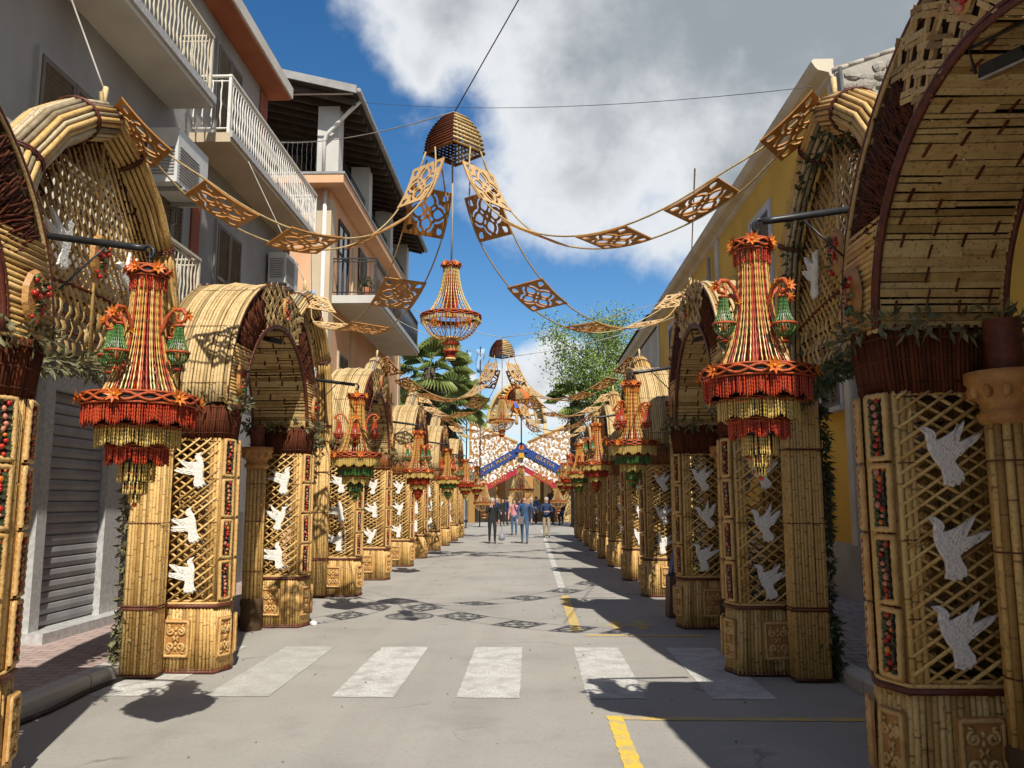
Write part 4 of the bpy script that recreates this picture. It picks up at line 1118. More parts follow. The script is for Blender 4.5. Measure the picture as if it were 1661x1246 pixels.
mat('board_brown', (.16, .075, .04), (.12, .055, .03), .6, 6)
mat('paper', (.70, .69, .67), (.58, .57, .56), .8, 14)
def balusters(mb, p0, p1, z0, z1, step, r, mi=0, twist=True):
    p0, p1 = Vector((*p0, 0)), Vector((*p1, 0)); ln = (p1-p0).length; k = max(2, int(ln/step))
    for i in range(k+1):
        p = p0.lerp(p1, i/k); n = 8
        if twist:
            pts = [(p.x+.006*math.sin(j*1.9), p.y+.006*math.cos(j*1.9), z0+(z1-z0)*j/n) for j in range(n+1)]
            mb.tube(pts, [r*(1.0 if j % 2 else 1.5) if 0 < j < n else r for j in range(n+1)], 5, mi)
        else: mb.tube([(p.x, p.y, z0), (p.x, p.y, z1)], r, 5, mi)
def balcony(parent, x_w, x_o, y0, y1, z0, th, railm, slabm, rail_h=.92, twist=True, step=.11, r=.010, near=True, far=True, name='balcony'):
    """slab plus railing; x_w wall side, x_o outer side"""
    mb = MB(); mb.bb((x_w, y0, z0), (x_o, y1, z0+th)); s = 1 if x_o > x_w else -1
    mb.bb((x_o+s*.002, y0-.02, z0+th*.45), (x_o+s*.035, y1+.02, z0+th+.02), 1)
    sl = mb.build(name, [slabm, 'marble_pale'], parent)
    mb = MB(); zt = z0+th; xr = x_o-s*.05
    runs = [((xr, y0+.04), (xr, y1-.04))]
    if near: runs.append(((x_w+s*.03, y0+.04), (xr, y0+.04)))
    if far: runs.append(((x_w+s*.03, y1-.04), (xr, y1-.04)))
    for ri, (a, b_) in enumerate(runs):
        balusters(mb, a, b_, zt+.08, zt+rail_h-.06, step, r, 0, twist)
        for z, rr in ((zt+.08, .014), (zt+rail_h-.08, .014)): mb.tube([(*a, z), (*b_, z)], rr, 6, 0)
        mb.box(((a[0]+b_[0])/2, (a[1]+b_[1])/2, zt+rail_h), (abs(a[0]-b_[0])+.06-.004*ri, abs(a[1]-b_[1])+.06-.004*ri, .035-.006*ri), 0)
        if ri == 0:
            for q in (a, b_): mb.bb((q[0]-.022, q[1]-.022, zt), (q[0]+.022, q[1]+.022, zt+rail_h), 0)
    mb.build('railing', railm, sl)
    return sl
def window(parent, x, y0, y1, z0, z1, s, kind='shutter', frame='stucco_white', fw=.09, sill=True):
    """window or shuttered opening on a wall plane at x whose outside faces s (+1 or -1 along x)"""
    mb = MB(); d = .045
    mb.bb((x, y0-fw, z0), (x+s*d, y0, z1+fw)); mb.bb((x, y1, z0), (x+s*d, y1+fw, z1+fw)); mb.bb((x, y0, z1), (x+s*d, y1, z1+fw))
    if sill: mb.bb((x, y0-fw-.04, z0-.07), (x+s*.11, y1+fw+.04, z0))
    f = mb.build('window', frame, parent)
    mb = MB(); mb.bb((x+s*.004, y0, z0), (x+s*.012, y1, z1)); mb.build('pane', 'glass_dark', f)
    if kind == 'shutter':
        ym = (y0+y1)/2
        for a, b_ in ((y0+.01, ym-.006), (ym+.006, y1-.01)):
            mb = MB()
            for q in ((a, a+.05), (b_-.05, b_)): mb.bb((x+s*.015, q[0], z0+.01), (x+s*.055, q[1], z1-.01))
            for z in (z0+.01, (z0+z1)/2-.03, z1-.07): mb.bb((x+s*.015, a+.05, z), (x+s*.055, b_-.05, z+.06))
            z = z0+.08
            while z < z1-.08:
                mb.box((x+s*.035, (a+b_)/2, z), (.008, b_-a-.1, .055), 0, Matrix.Rotation(s*R(38), 3, 'Y')); z += .06
            mb.build('shutter_leaf', 'shutter', f)
    else:
        mb = MB()
        for y in (y0, (y0+y1)/2, y1): mb.bb((x+s*.012, y-.025, z0), (x+s*.035, y+.025, z1))
        for z in (z0, z1-.05, z0+(z1-z0)*.6): mb.bb((x+s*.0125, y0, z), (x+s*.033, y1, z+.045))
        mb.build('sash', 'plastic_white' if kind == 'sash' else 'timber', f)
    return f
def ac_unit(parent, x, y, z, s, w=.85, h=.6, d=.34):
    mb = MB(); mb.bb((x+s*.06, y-w/2, z), (x+s*(.06+d), y+w/2, z+h), 0)
    o = mb.build('air_conditioner', 'plastic_white', parent)
    mb = MB()
    for i in range(11): mb.bb((x+s*(.062+d), y-w*.45, z+.07+i*.042), (x+s*(.074+d), y+w*.18, z+.085+i*.042), 0)
    for i in range(9): mb.bb((x+s*.1, y-w/2-.012, z+.1+i*.045), (x+s*(.02+d), y-w/2-.002, z+.12+i*.045), 0)
    mb.build('grille', 'gutter_grey', o)
    mb = MB()
    for q in (-.3, .3): mb.bb((x+s*.0, y+q*w-.02, z-.05), (x+s*(.1+d), y+q*w+.02, z-.004), 0)
    mb.tube([(x+s*.1, y+w*.4, z), (x+s*.08, y+w*.45, z-.25), (x+s*.03, y+w*.3, z-.35)], .012, 5, 0)
    mb.build('support', 'gutter_grey', o)
    return o
# --- grey house on the left
gh = empty('grey_house', (WL, 4, 0))
def G(mb, nm, mt, par=gh):
    o = mb.build(nm, mt, par); o.matrix_parent_inverse = Matrix.Translation(-Vector(par.location)) if par is gh else Matrix.Identity(4); return o
class HB:      # building helper: children given in world coordinates
    def __init__(s, name, loc): s.e = empty(name, loc); s.e.location = loc; s.inv = Matrix.Translation(-Vector(loc))
def adopt(e):
    inv = Matrix.Translation(-Vector(e.location))
    for c in e.children: c.matrix_parent_inverse = inv
mb = MB(); mb.bb((WL-7, -12, 0), (WL, 16.9, 7.55)); mb.bb((WL-7, -12, 7.55), (WL, 15.1, 9.35)); mb.build('wall', 'stucco_grey', gh)
for a, b_ in (((WL, 14.75, 7.57), (WL+.03, 15.14, 9.3)), ((WL, 11.95, 3.2), (WL+.03, 12.25, 6.85)), ((WL, 16.6, 0.1), (WL+.03, 16.93, 6.85))):
    mb = MB(); mb.bb(a, b_); mb.build('brick_pilaster', 'brick_red', gh)
mb = MB(); mb.bb((WL-7, -12, 9.352), (WL+.42, 15.3, 9.40), 0); mb.bb((WL+.2, -12, 9.402), (WL+.46, 15.34, 9.62), 1)
mb.prism([(WL+.46, 9.62), (WL-4, 11.0), (WL-7, 9.62)], (0, 15.3, 0), (1, 0, 0), (0, 0, 1), 27, 2); mb.build('roof', ['soffit_red', 'soffit', 'rooftile'], gh)
balcony(gh, WL, -4.52, 3.0, 11.05, 7.08, .16, 'rail_cream', 'soffit')
balcony(gh, WL, -4.52, 11.75, 16.85, 6.90, .15, 'rail_white', 'stucco_beige', far=True)
balcony(gh, WL, -4.52, 5.0, 11.0, 3.75, .16, 'rail_cream', 'soffit')
window(gh, WL, 12.95, 14.05, 4.25, 6.05, 1, 'shutter', 'stucco_grey', .05); window(gh, WL, 12.6, 13.7, 7.15, 9.0, 1, 'shutter', 'stucco_grey', .05, False)
window(gh, WL, 8.0, 9.3, 4.0, 6.2, 1, 'shutter', 'stucco_grey', .05, False); window(gh, WL, 6.0, 7.2, 7.3, 9.1, 1, 'shutter', 'stucco_grey', .05, False)
window(gh, WL, 10.9, 11.6, 4.0, 6.0, 1, 'shutter', 'stucco_grey', .05, False); window(gh, WL, 15.3, 16.2, 7.1, 7.5, 1, 'sash', 'stucco_grey', .03, False)
ac_unit(gh, WL, 10.85, 5.72, 1, 1.0, .75, .42); ac_unit(gh, WL, 15.9, 5.72, 1)
# plinth slabs of dark marble, roller shutter with its surround and step
for y0, y1 in ((5.2, 6.1), (6.12, 7.05), (7.07, 7.98), (10.32, 10.93), (10.95, 11.9), (11.92, 12.87), (12.89, 13.85), (13.87, 14.8), (14.82, 15.7), (15.72, 16.55)):
    mb = MB(); mb.bb((WL, y0, .12), (WL+.025, y1, 1.35)); mb.build('marble_slab', 'marble_dark', gh)
mb = MB(); mb.bb((WL, 8.45, .12), (WL+.10, 8.62, 2.95)); mb.bb((WL, 9.82, .12), (WL+.10, 10.25, 2.95)); mb.bb((WL, 8.62, 2.72), (WL+.10, 9.82, 2.95))
sur = mb.build('door_surround', 'marble_pale', gh)
mb = MB(); mb.bb((WL, 8.4, .12), (WL+.28, 10.3, .23)); mb.build('step', 'marble_pale', gh)
for i in range(21):
    mb = MB(); z = .24+i*.118
    mb.prism([(0, .004), (.012, .016), (.020, .055), (.012, .100), (0, .112)], (WL+.012, 9.81, z), (1, 0, 0), (0, 0, 1), 1.18); mb.build('slat', 'roller', sur)
mb = MB(); mb.bb((WL+.0, 10.75, 1.75), (WL+.05, 11.1, 2.3), 0); mb.bb((WL+.051, 10.8, 1.8), (WL+.056, 11.05, 2.25), 1); mb.build('notice_frame', ['rail_cream', 'paper'], gh)
mb = MB(); mb.tube([(WL+.06, 12.0, 3.4), (WL+.06, 14.5, 3.38), (WL+.06, 16.8, 3.42)], .012, 5); mb.build('cable', 'wire', gh)
adopt(gh); tag(gh, 'grey stucco house with railed balconies and a closed roller shutter', 'house')
# blue cloth hanging from the balcony end
mb = MB(); P = []
for i in range(9):
    u = i/8
    for j in range(5):
        v = j/4; P.append((-4.45+.05*math.sin(j*2+i), 16.3+.05+u*.45+.25*(v-.5)*(.25+u), 5.75-u*.95-.04*math.cos(j*2.2)))
mb._add(P, [(i*5+j, i*5+j+1, i*5+j+6, i*5+j+5) for i in range(8) for j in range(4)], 0, .5, True); mb.tube([(-4.45, 16.3, 5.75), (-4.5, 16.3, 6.9)], .006, 5, 1)
o = mb.build('hanging_cloth', ['cloth_blue', 'wire']); o.modifiers.new('s', 'SOLIDIFY').thickness = .012; tag(o, 'pale blue cloth hanging from the grey house balcony', 'cloth')
# --- peach house
PX = -5.0
ph = empty('peach_house', (PX, 19.8, 0))
mb = MB(); mb.bb((PX-7, 19.8, 0), (PX, 31, 9.25)); mb.build('wall', 'stucco_peach', ph)
for a, b_ in (((PX-.45, 19.77, 0), (PX+.03, 20.25, 9.0)), ((PX, 22.4, .1), (PX+.03, 22.6, 9.0)), ((PX, 25.6, .1), (PX+.03, 25.9, 9.0)), ((PX, 30.6, .1), (PX+.03, 31.03, 9.0))):
    mb = MB(); mb.bb(a, b_); mb.build('wall_strip', 'stucco_beige', ph)
mb = MB(); mb.bb((PX-7, 19.3, 9.252), (PX+.42, 31.4, 9.47), 0); mb.bb((PX-7, 19.28, 9.47), (PX+.45, 31.42, 9.53), 1); mb.build('floor_slab', ['stucco_peach', 'gutter_grey'], ph)
for y in (19.55, 23.4, 27.2, 30.9):
    mb = MB(); mb.bb((PX-.32, y, 9.53), (PX+.22, y+.48, 11.35)); mb.build('pillar', 'stucco_white', ph)
mb = MB(); mb.bb((PX-6.9, 22.4, 9.53), (PX-1.6, 30.8, 11.3)); mb.build('attic_wall', 'timber', ph)
mb = MB()
mb.prism([(PX+.75, 11.32), (PX+.75, 11.50), (PX-4, 12.65), (PX-4, 12.47)], (0, 32, 0), (1, 0, 0), (0, 0, 1), 13.1, 0)
mb.prism([(PX-4, 12.47), (PX-4, 12.65), (PX-8.5, 11.5), (PX-8.5, 11.32)], (0, 32, 0), (1, 0, 0), (0, 0, 1), 13.1, 0)
for i in range(26): y = 19.1+i*.5; mb.prism([(PX+.70, 11.17), (PX+.70, 11.315), (PX-4, 12.46), (PX-4, 12.30)], (0, y+.09, 0), (1, 0, 0), (0, 0, 1), .09, 1)
mb.tube([(PX+.82, 18.9, 11.42), (PX+.82, 32, 11.40)], .075, 8, 2)
mb.bb((PX-8, 18.86, 11.3), (PX+.7, 18.895, 11.34), 1)
mb.prism([(PX+.78, 11.34), (PX+.78, 11.54), (PX-4, 12.69), (PX-4, 12.49)], (0, 18.895, 0), (1, 0, 0), (0, 0, 1), .05, 2)
mb.build('roof', ['roof_dark', 'timber', 'gutter_grey'], ph)
mb = MB(); mb.tube([(PX+.78, 19.3, 11.35), (PX+.5, 19.35, 11.1), (PX-.05, 19.42, 10.55), (PX-.12, 19.46, 10.4), (PX-.12, 19.46, 9.56)], .05, 8); mb.tube([(PX-.12, 19.70, 9.2), (PX-.12, 19.70, .3)], .05, 8); mb.build('downpipe', 'rail_white', ph)
mb = MB(); balusters(mb, (PX-3.5, 19.6), (PX-.35, 19.6), 9.55, 10.45, .12, .009, 0, True); mb.tube([(PX-3.5, 19.6, 10.45), (PX-.35, 19.6, 10.45)], .015, 6)
balusters(mb, (PX+.1, 20.1), (PX+.1, 30.8), 9.55, 10.3, .13, .009, 0, False); mb.tube([(PX+.1, 20, 10.3), (PX+.1, 30.9, 10.3)], .015, 6); mb.build('railing', 'rail_black', ph)
balcony(ph, PX, -3.85, 20.1, 27.8, 6.42, .20, 'rail_black', 'stucco_white', .95, False, .12, .009)
balcony(ph, PX, -3.95, 20.3, 27.4, 3.2, .18, 'rail_black', 'stucco_beige', .9, False, .12, .009)
window(ph, PX, 20.7, 21.8, 6.65, 8.75, 1, 'door', 'timber', .05, False); window(ph, PX, 23.2, 24.2, 6.65, 8.75, 1, 'shutter', 'timber', .05, False)
window(ph, PX, 28.4, 29.4, 7.0, 8.5, 1, 'sash', 'stucco_white', .08)
for y in (21.0, 24.0, 28.2): window(ph, PX, y, y+1.0, 3.5, 5.3, 1, 'shutter', 'stucco_beige', .06)
ac_unit(ph, PX, 26.4, 7.35, 1)
for i, y in enumerate((20.35, 20.9, 21.3)):
    mb = MB(); mb.lathe([(.0, 6.62), (.09, 6.62), (.12, 6.85), (.10, 6.85)], (-4.15-.1*i, y-.05, 0), 10, 0)
    leaves(mb, (-4.15-.1*i, y-.05, 6.98), (.09, .09, .07), 70, .10, 0, 1)
    mb.build('flower_pot', ['terracotta', 'leaf_dark'], ph)
adopt(ph); tag(ph, 'peach house with black railed balcony and dark timber roof terrace', 'house')
# --- farther houses on the left
b3 = empty('tan_house', (-6.2, 33, 0)); mb = MB(); mb.bb((-13, 33, 0), (-6.2, 43, 5.6)); mb.build('wall', 'stucco_beige', b3)
mb = MB(); mb.bb((-13.2, 32.8, 5.602), (-5.9, 43.2, 5.8)); mb.build('roof', 'soffit_red', b3)
for y in (34.5, 37.5, 40.5): window(b3, -6.2, y, y+1, 3.2, 4.7, 1, 'shutter', 'stucco_white', .08); window(b3, -6.2, y, y+1, .6, 2.4, 1, 'shutter', 'stucco_white', .08)
adopt(b3); tag(b3, 'low tan house behind the palms past the peach house', 'house')
# --- yellow house on the right
yh = empty('yellow_house', (WR, 12, 0))
mb = MB(); mb.bb((WR, 12.1, .0), (WR+8, 30, 8.0)); mb.build('wall', 'stucco_yellow', yh)
mb = MB(); mb.bb((WR-.03, 12.05, .1), (WR, 30, .92)); mb.build('plinth', 'plinth', yh)
mb = MB()   # moulded cornice running along the eave, its near end showing the profile
mb.prism([(WR-.001, 7.98), (WR-.06, 8.02), (WR-.08, 8.08), (WR-.24, 8.12), (WR-.28, 8.16), (WR-.34, 8.26), (WR-.30, 8.30), (WR-.001, 8.30)], (0, 41, 0), (1, 0, 0), (0, 0, 1), 28.92, 0); mb.build('cornice', 'cornice', yh)
for a, b_ in (((WR-.05, 20.0, .9), (WR-.0, 20.35, 7.96)), ((WR-.05, 29.6, .9), (WR, 30.02, 7.96)), ((WR-.04, 12.1, .9), (WR, 12.3, 7.96))):
    mb = MB(); mb.bb(a, b_); mb.build('pilaster', 'cornice', yh)
mb = MB(); mb.tube([(WR-.12, 20.7, 7.7), (WR-.12, 20.7, .3)], .045, 8); mb.build('downpipe', 'gutter_grey', yh)
# gable end of rubble stone: separate rough stones over a mortar bed
mb = MB(); mb.prism([(WR+.0, .0), (WR+8, .0), (WR+8, 8.05), (WR+4, 9.46), (WR, 8.05)], (0, 12.098, 0), (1, 0, 0), (0, 0, 1), .06, 0); mb.build('gable', 'rubble', yh)
gst = []
for i in range(9):
    b_ = MB(); b_.blob((0, 0, 0), (1, 1, 1), 0, 7, 5); 
    b_.v = [tuple(Vector(p)*(1+.28*noise.noise(Vector(p)*1.7+Vector((i*7, 0, 0))))) for p in b_.v]; b_.sm = [False]*len(b_.sm)
    b_.r = [random.random()]*len(b_.r); gst.append(b_.mesh('stone', ['rubble']))
ry = 4.6
z = 5.6
while z < 9.4:
    x = WR+.12
    while x < WR+3.8:
        w = random.uniform(.10, .30); h_ = random.uniform(.07, .15)
        top = 8.07+1.42*(x-WR)/4.0
        if z < top-.12: obj('stone', random.choice(gst), yh, (x+w/2, 12.035, z+h_/2+random.uniform(-.02, .02)), (0, random.uniform(-.15, .15), 0), (w*.56, random.uniform(.02, .055), h_*.62))
        x += w+.012
    z += .155
mb = MB()
for i in range(17):     # verge tiles climbing the gable
    u = i/16; x = WR+.15+3.9*u; zz = 8.13+1.38*u
    mb.tube([(x-.17, 12.12, zz-.03), (x+.12, 12.12, zz+.07)], [.085, .07], 8, 0, flat=.6)
mb.prism([(WR-.28, 8.31), (WR+4, 9.58), (WR+8.3, 8.1), (WR+8.3, 8.02), (WR+4, 9.48), (WR-.28, 8.303)], (0, 30, 0), (1, 0, 0), (0, 0, 1), 17.4, 1)
mb.build('roof', ['rubble', 'rooftile'], yh)
mb = MB(); mb.tube([(WR+.05, 11.97, 8.1), (WR+.08, 11.96, 7.2), (WR+.05, 11.96, 5.2)], .03, 6); mb.build('downpipe', 'wire', yh)
for y in (15.7, 21.6, 26.2): window(yh, WR, y, y+1.25, 5.2, 7.2, -1, 'shutter', 'stucco_white', .16)
window(yh, WR, 12.45, 13.25, 2.95, 3.95, -1, 'shutter', 'stucco_white', .10); window(yh, WR, 17.2, 18.3, 2.3, 3.9, -1, 'shutter', 'stucco_white', .12); window(yh, WR, 23.2, 24.4, .95, 3.3, -1, 'shutter', 'stucco_white', .12, False)
adopt(yh); tag(yh, 'yellow house with pale cornice and rubble stone gable end', 'house')
# notice board on the yellow wall
nb = empty('notice_board', (WR-.03, 13.7, .95)); mb = MB(); mb.bb((WR-.075, 13.2, .97), (WR-.034, 14.25, 2.0)); mb.build('board', 'board_brown', nb)
mb = MB(); mb.bb((WR-.085, 13.15, .93), (WR-.036, 13.2, 2.05)); mb.bb((WR-.085, 14.25, .93), (WR-.036, 14.3, 2.05)); mb.bb((WR-.085, 13.2, 2.0), (WR-.036, 14.25, 2.05)); mb.bb((WR-.085, 13.2, .93), (WR-.036, 14.25, .97)); mb.build('frame', 'timber', nb)
for y0, y1, z0, z1 in ((13.5, 13.82, 1.36, 1.76), (13.84, 14.15, 1.30, 1.78), (13.95, 14.1, 1.1, 1.28), (13.36, 13.49, 1.42, 1.72)):
    mb = MB(); a = random.uniform(-.06, .06); mb._add([(WR-.078, y0, z0), (WR-.078-.004, y1, z0+a*.1), (WR-.079, y1, z1), (WR-.078, y0, z1-.02)], [(0, 1, 2, 3)]); mb.build('torn_poster', 'paper', nb)
adopt(nb); tag(nb, 'brown notice board with torn posters on the yellow wall', 'notice board')
pn = empty('plaque', (WR-.03, 14.1, 2.05)); mb = MB(); mb.bb((WR-.05, 14.0, 2.07), (WR-.004, 14.3, 2.42), 0); mb.build('frame', 'timber', pn); mb = MB(); mb.bb((WR-.056, 14.03, 2.1), (WR-.051, 14.27, 2.39)); mb.build('sheet', 'paper', pn); adopt(pn); tag(pn, 'small framed notice above the brown notice board', 'notice')
# tan house past the yellow one, and a low house before it
th_ = empty('tan_house', (WR+.1, 30, 0)); mb = MB(); mb.bb((WR+.05, 30.02, 0), (WR+8, 41, 7.95)); mb.build('wall', 'stucco_tan', th_)
mb = MB(); mb.prism([(WR-.42, 8.32), (WR+4, 9.9), (WR+8.4, 8.2), (WR+8.4, 8.1), (WR+4, 9.8), (WR-.42, 8.305)], (0, 41.3, 0), (1, 0, 0), (0, 0, 1), 11.2, 0); mb.build('roof', 'roof_dark', th_)
for y in (32, 36): window(th_, WR+.05, y, y+1.1, 4.9, 6.6, -1, 'shutter', 'stucco_white', .1); window(th_, WR+.05, y, y+1.2, 1, 3.2, -1, 'shutter', 'stucco_white', .1, False)
adopt(th_); tag(th_, 'pale tan house beyond the yellow one under the same eave', 'house')
lh = empty('low_house', (WR, 4, 0)); mb = MB(); mb.bb((WR+.03, 3.2, 0), (WR+8, 11.3, 4.7)); mb.build('wall', 'stucco_yellow', lh)
mb = MB(); mb.bb((WR-.2, 3.2, 4.702), (WR+8.2, 11.4, 4.85)); mb.build('roof', 'rooftile', lh)
mb = MB(); mb.bb((WR, 3.2, .1), (WR+.029, 11.25, .92)); mb.build('plinth', 'plinth', lh)
for y in (4.2, 8.2): window(lh, WR+.03, y, y+1.2, 1.2, 3.0, -1, 'shutter', 'stucco_white', .1)
adopt(lh); tag(lh, 'low yellow house behind the nearest bay on the right', 'house')
tt = empty('tall_house', (WR, -6, 0)); mb = MB(); mb.bb((WR+.03, -13, 0), (WR+8, 3.1, 11.7)); mb.build('wall', 'stucco_beige', tt)
mb = MB(); mb.bb((WR-.35, -13.2, 11.702), (WR+8.2, 3.15, 11.95)); mb.build('roof', 'rooftile', tt)
for y in (-12, -8, -4, 0):
    for z in (1.0, 4.6, 8.4): window(tt, WR+.03, y, y+1.2, z, z+1.9, -1, 'shutter', 'stucco_white', .1)
adopt(tt); tag(tt, 'four storey beige house on the right behind the viewpoint', 'house')
# overhead wires
def wire(p, r, label, mt='wire', sag=0, n=14):
    a, b_ = Vector(p[0]), Vector(p[1]); mb = MB(); mb.tube([a.lerp(b_, i/n)-Vector((0, 0, sag*4*(i/n)*(1-i/n))) for i in range(n+1)], r, 5)
    tag(mb.build('overhead_wire', mt), label, 'wire')
top1 = (C1[0], C1[1], C1[2]+.48)
wire((top1, (2.6, 5.0, 9.8)), .007, 'dark wire rising from the first basket dome out of the frame', sag=0)
wire((top1, (-4.6, 14.0, 7.9)), .007, 'wire from the first basket dome to the balcony on the left', 'cord', sag=.12)
wire(((-4.4, 19.2, 11.3), (4.3, 11.9, 7.75)), .006, 'thin wire slung from the timber roof to the yellow house', sag=.25)
top2 = (C2[0], C2[1], C2[2]+.48)
wire((top2, (-3.9, 20.5, 6.8)), .009, 'white cord from the second dome to the peach balcony', 'cord', sag=.15); wire((top2, (4.6, 18.0, 6.5)), .009, 'white cord from the second dome to the yellow house', 'cord', sag=.2)
wire(((C2[0]-.3, C2[1], C2[2]), (-3.9, 22.5, 6.6)), .008, 'lower cord from the second dome to the peach balcony', 'cord', sag=.1); wire(((C2[0]+.3, C2[1], C2[2]), (4.6, 20.5, 6.5)), .008, 'lower cord from the second dome to the yellow house', 'cord', sag=.2)
wire(((-3.46, 6.25, 4.86), (-4.5, 6.6, 7.1)), .008, 'cord tying the first left arch tip to the balcony', 'cord'); wire(((-3.46, 12.25, 4.86), (-4.5, 12.5, 6.9)), .008, 'cord tying the second left arch tip to the balcony', 'cord')
wire(((2.42, 12.25, 4.86), (1.45, 7.0, 4.45)), .008, 'cord tying the second right arch tip to its strand', 'cord')
# ------------------------------------------------------------------ festive front closing the street
mat('blue_board', (.018, .060, .24), (.012, .04, .17), .55, 3, .1, 30)
mat('red_board', (.42, .022, .035), (.33, .016, .026), .55, 3, .1, 30)
mat('lamp_white', (.82, .80, .74), (.75, .72, .66), .3, 5)
mat('sky_blue', (.06, .22, .55), (.03, .10, .45), .6, 4)
YF = 56.0
ff = empty('festive_front', (-.7, YF, 0))
S = YF/1343.
def FP(px, py): return ((px-862)*S*1.0, 1.56+(810-py)*S*1.02)
def quadpanel(pts, y, th, mt, name, par):
    P = [FP(*p) for p in pts]; mb = MB(); mb.prism(P, (0, y, 0), (1, 0, 0), (0, 0, 1), th); return mb.build(name, mt, par)
# two wings of bread-covered trellis
for sgn in (-1, 1):
    if sgn < 0: pts = [(762, 690), (762, 800), (776, 800), (848, 752), (848, 726), (838, 722)]
    else: pts = [(932, 690), (932, 800), (916, 800), (848, 752), (848, 726), (858, 722)]
    if sgn > 0: pts = pts[::-1]
    o = quadpanel(pts, YF, .25, 'bread', 'trellis_wing', ff)
    P = [FP(*p) for p in pts]
    # white breads: many separate pieces set proud of the trellis
    k = 0; tries = 0
    def inpoly(x, z):
        c = False; j = len(P)-1
        for i in range(len(P)):
            if (P[i][1] > z) != (P[j][1] > z) and x < (P[j][0]-P[i][0])*(z-P[i][1])/(P[j][1]-P[i][1])+P[i][0]: c = not c
            j = i
        return c
    placed = []
    while k < 120 and tries < 9000:
        tries += 1; x = random.uniform(min(p[0] for p in P), max(p[0] for p in P)); z = random.uniform(min(p[1] for p in P), max(p[1] for p in P))
        r = random.choice((.12, .15, .17, .20, .24)) if tries < 3000 else .11
        if not all(inpoly(x+dx, z+dz) for dx, dz in ((r, 0), (-r, 0), (0, r), (0, -r))): continue
        if any((x-a)**2+(z-b_)**2 < (r+q)**2*.8 for a, b_, q in placed): continue
        placed.append((x, z, r)); k += 1
        if r > .16 and random.random() < .6:
            mb = MB(); mb.lathe([(0, .05), (r*.6, .045), (r, 0)], n=14, mi=0); mb.blob((0, 0, .05), r*.28, 1); d = obj('white_bread', mb.mesh('white_bread', ['dove_white', 'pink']), o, (x, YF-.26, z), (R(90), 0, 0))
        else: obj('dove', ME[random.choice(('dove_a', 'dove_b', 'dove_e', 'dove_d'))], o, (x, YF-.262, z), (0, random.uniform(-.5, .5), 0), (r/.14,)*3)
    e = [FP(762, 688), FP(840, 721)] if sgn < 0 else [FP(932, 688), FP(856, 721)]
    mb = MB(); mb.tube([(e[0][0], YF-.2, e[0][1]), (e[1][0], YF-.2, e[1][1])], .10, 6); mb.build('top_rail', 'bread_pale', o)
    x0 = FP(766 if sgn < 0 else 928, 0)[0]
    mb = MB(); mb.bb((x0-.22, YF-.24, 0), (x0+.22, YF+.2, FP(0, 795)[1])); mb.build('pier', 'cane', o)
def chevron(a, b_, c, w, mt, name, words, y, col, size):
    A, B, Cc = FP(*a), FP(*b_), FP(*c)
    for (p, q), wd in zip(((A, B), (B, Cc)), words):
        d = Vector((q[0]-p[0], q[1]-p[1])); n = Vector((-d.y, d.x)).normalized()*w
        if n.y < 0: n = -n
        mb = MB(); mb.prism([(p[0], p[1]), (q[0], q[1]), (q[0], q[1]+w*1.15), (p[0], p[1]+w*1.15)], (0, y, 0), (1, 0, 0), (0, 0, 1), .08); o = mb.build(name, mt, ff)
        cu = bpy.data.curves.new('letters', 'FONT'); cu.body = wd; cu.size = size; cu.align_x = 'CENTER'; cu.align_y = 'CENTER'; cu.extrude = .02; cu.space_character = 1.25
        tmp = bpy.data.objects.new('tmp', cu); me = bpy.data.meshes.new_from_object(tmp); bpy.data.objects.remove(tmp); me.materials.append(MATS[col])
        mid = ((p[0]+q[0])/2, y-.105, (p[1]+q[1])/2+w*.57)
        obj('lettering', me, o, mid, (R(90), -math.atan2(d.y, d.x), 0))
        for i in range(7):
            u = (i+.5)/7; b2 = MB(); b2.blob((p[0]+d.x*u, y-.12, p[1]+d.y*u+w*1.15), .055, 0, 8, 6); b2.build('bulb', 'lamp_white', o)
chevron((768, 782), (846, 738), (922, 778), .50, 'blue_board', 'blue_band', ('VIVA MARIA', 'GRATIA'), YF-.30, 'bread_pale', .34)
chevron((772, 806), (848, 766), (912, 800), .34, 'red_board', 'red_band', ('CRISTO', 'RISORTO'), YF-.42, 'gold', .27)
x, z = FP(846, 731)
mb = MB(); mb.prism([(-.42, -.25), (.42, -.25), (.38, .05), (.22, .32), (0, .45), (-.22, .32), (-.38, .05)], (x, YF-.42, z), (1, 0, 0), (0, 0, 1), .06, 0); mb.lathe([(.2, 0), (.2, .04), (0, .05)], (0, 0, 0), 16, 1)
mb2 = MB(); mb2.prism([(.17*math.cos(i*.5236), .17*math.sin(i*.5236)) for i in range(12)], (x, YF-.485, z+.08), (1, 0, 0), (0, 0, 1), .03, 0); mb2.prism([(.09*math.cos(i*.5236), .09*math.sin(i*.5236)) for i in range(12)], (x, YF-.52, z+.08), (1, 0, 0), (0, 0, 1), .02, 1); mb2.prism([(-.18, -.52), (.18, -.52), (.18, -.2), (-.18, -.2)], (x, YF-.49, z-.08), (1, 0, 0), (0, 0, 1), .03, 2)
mb.v = mb.v[:14]; mb.r = mb.r[:14]; mb.f = mb.f[:9]; mb.m = mb.m[:9]; mb.sm = mb.sm[:9]
em = mb.build('emblem', 'blue_board', ff); mb2.build('emblem_rings', ['orange', 'red', 'yellow'], em, kind='stuff')
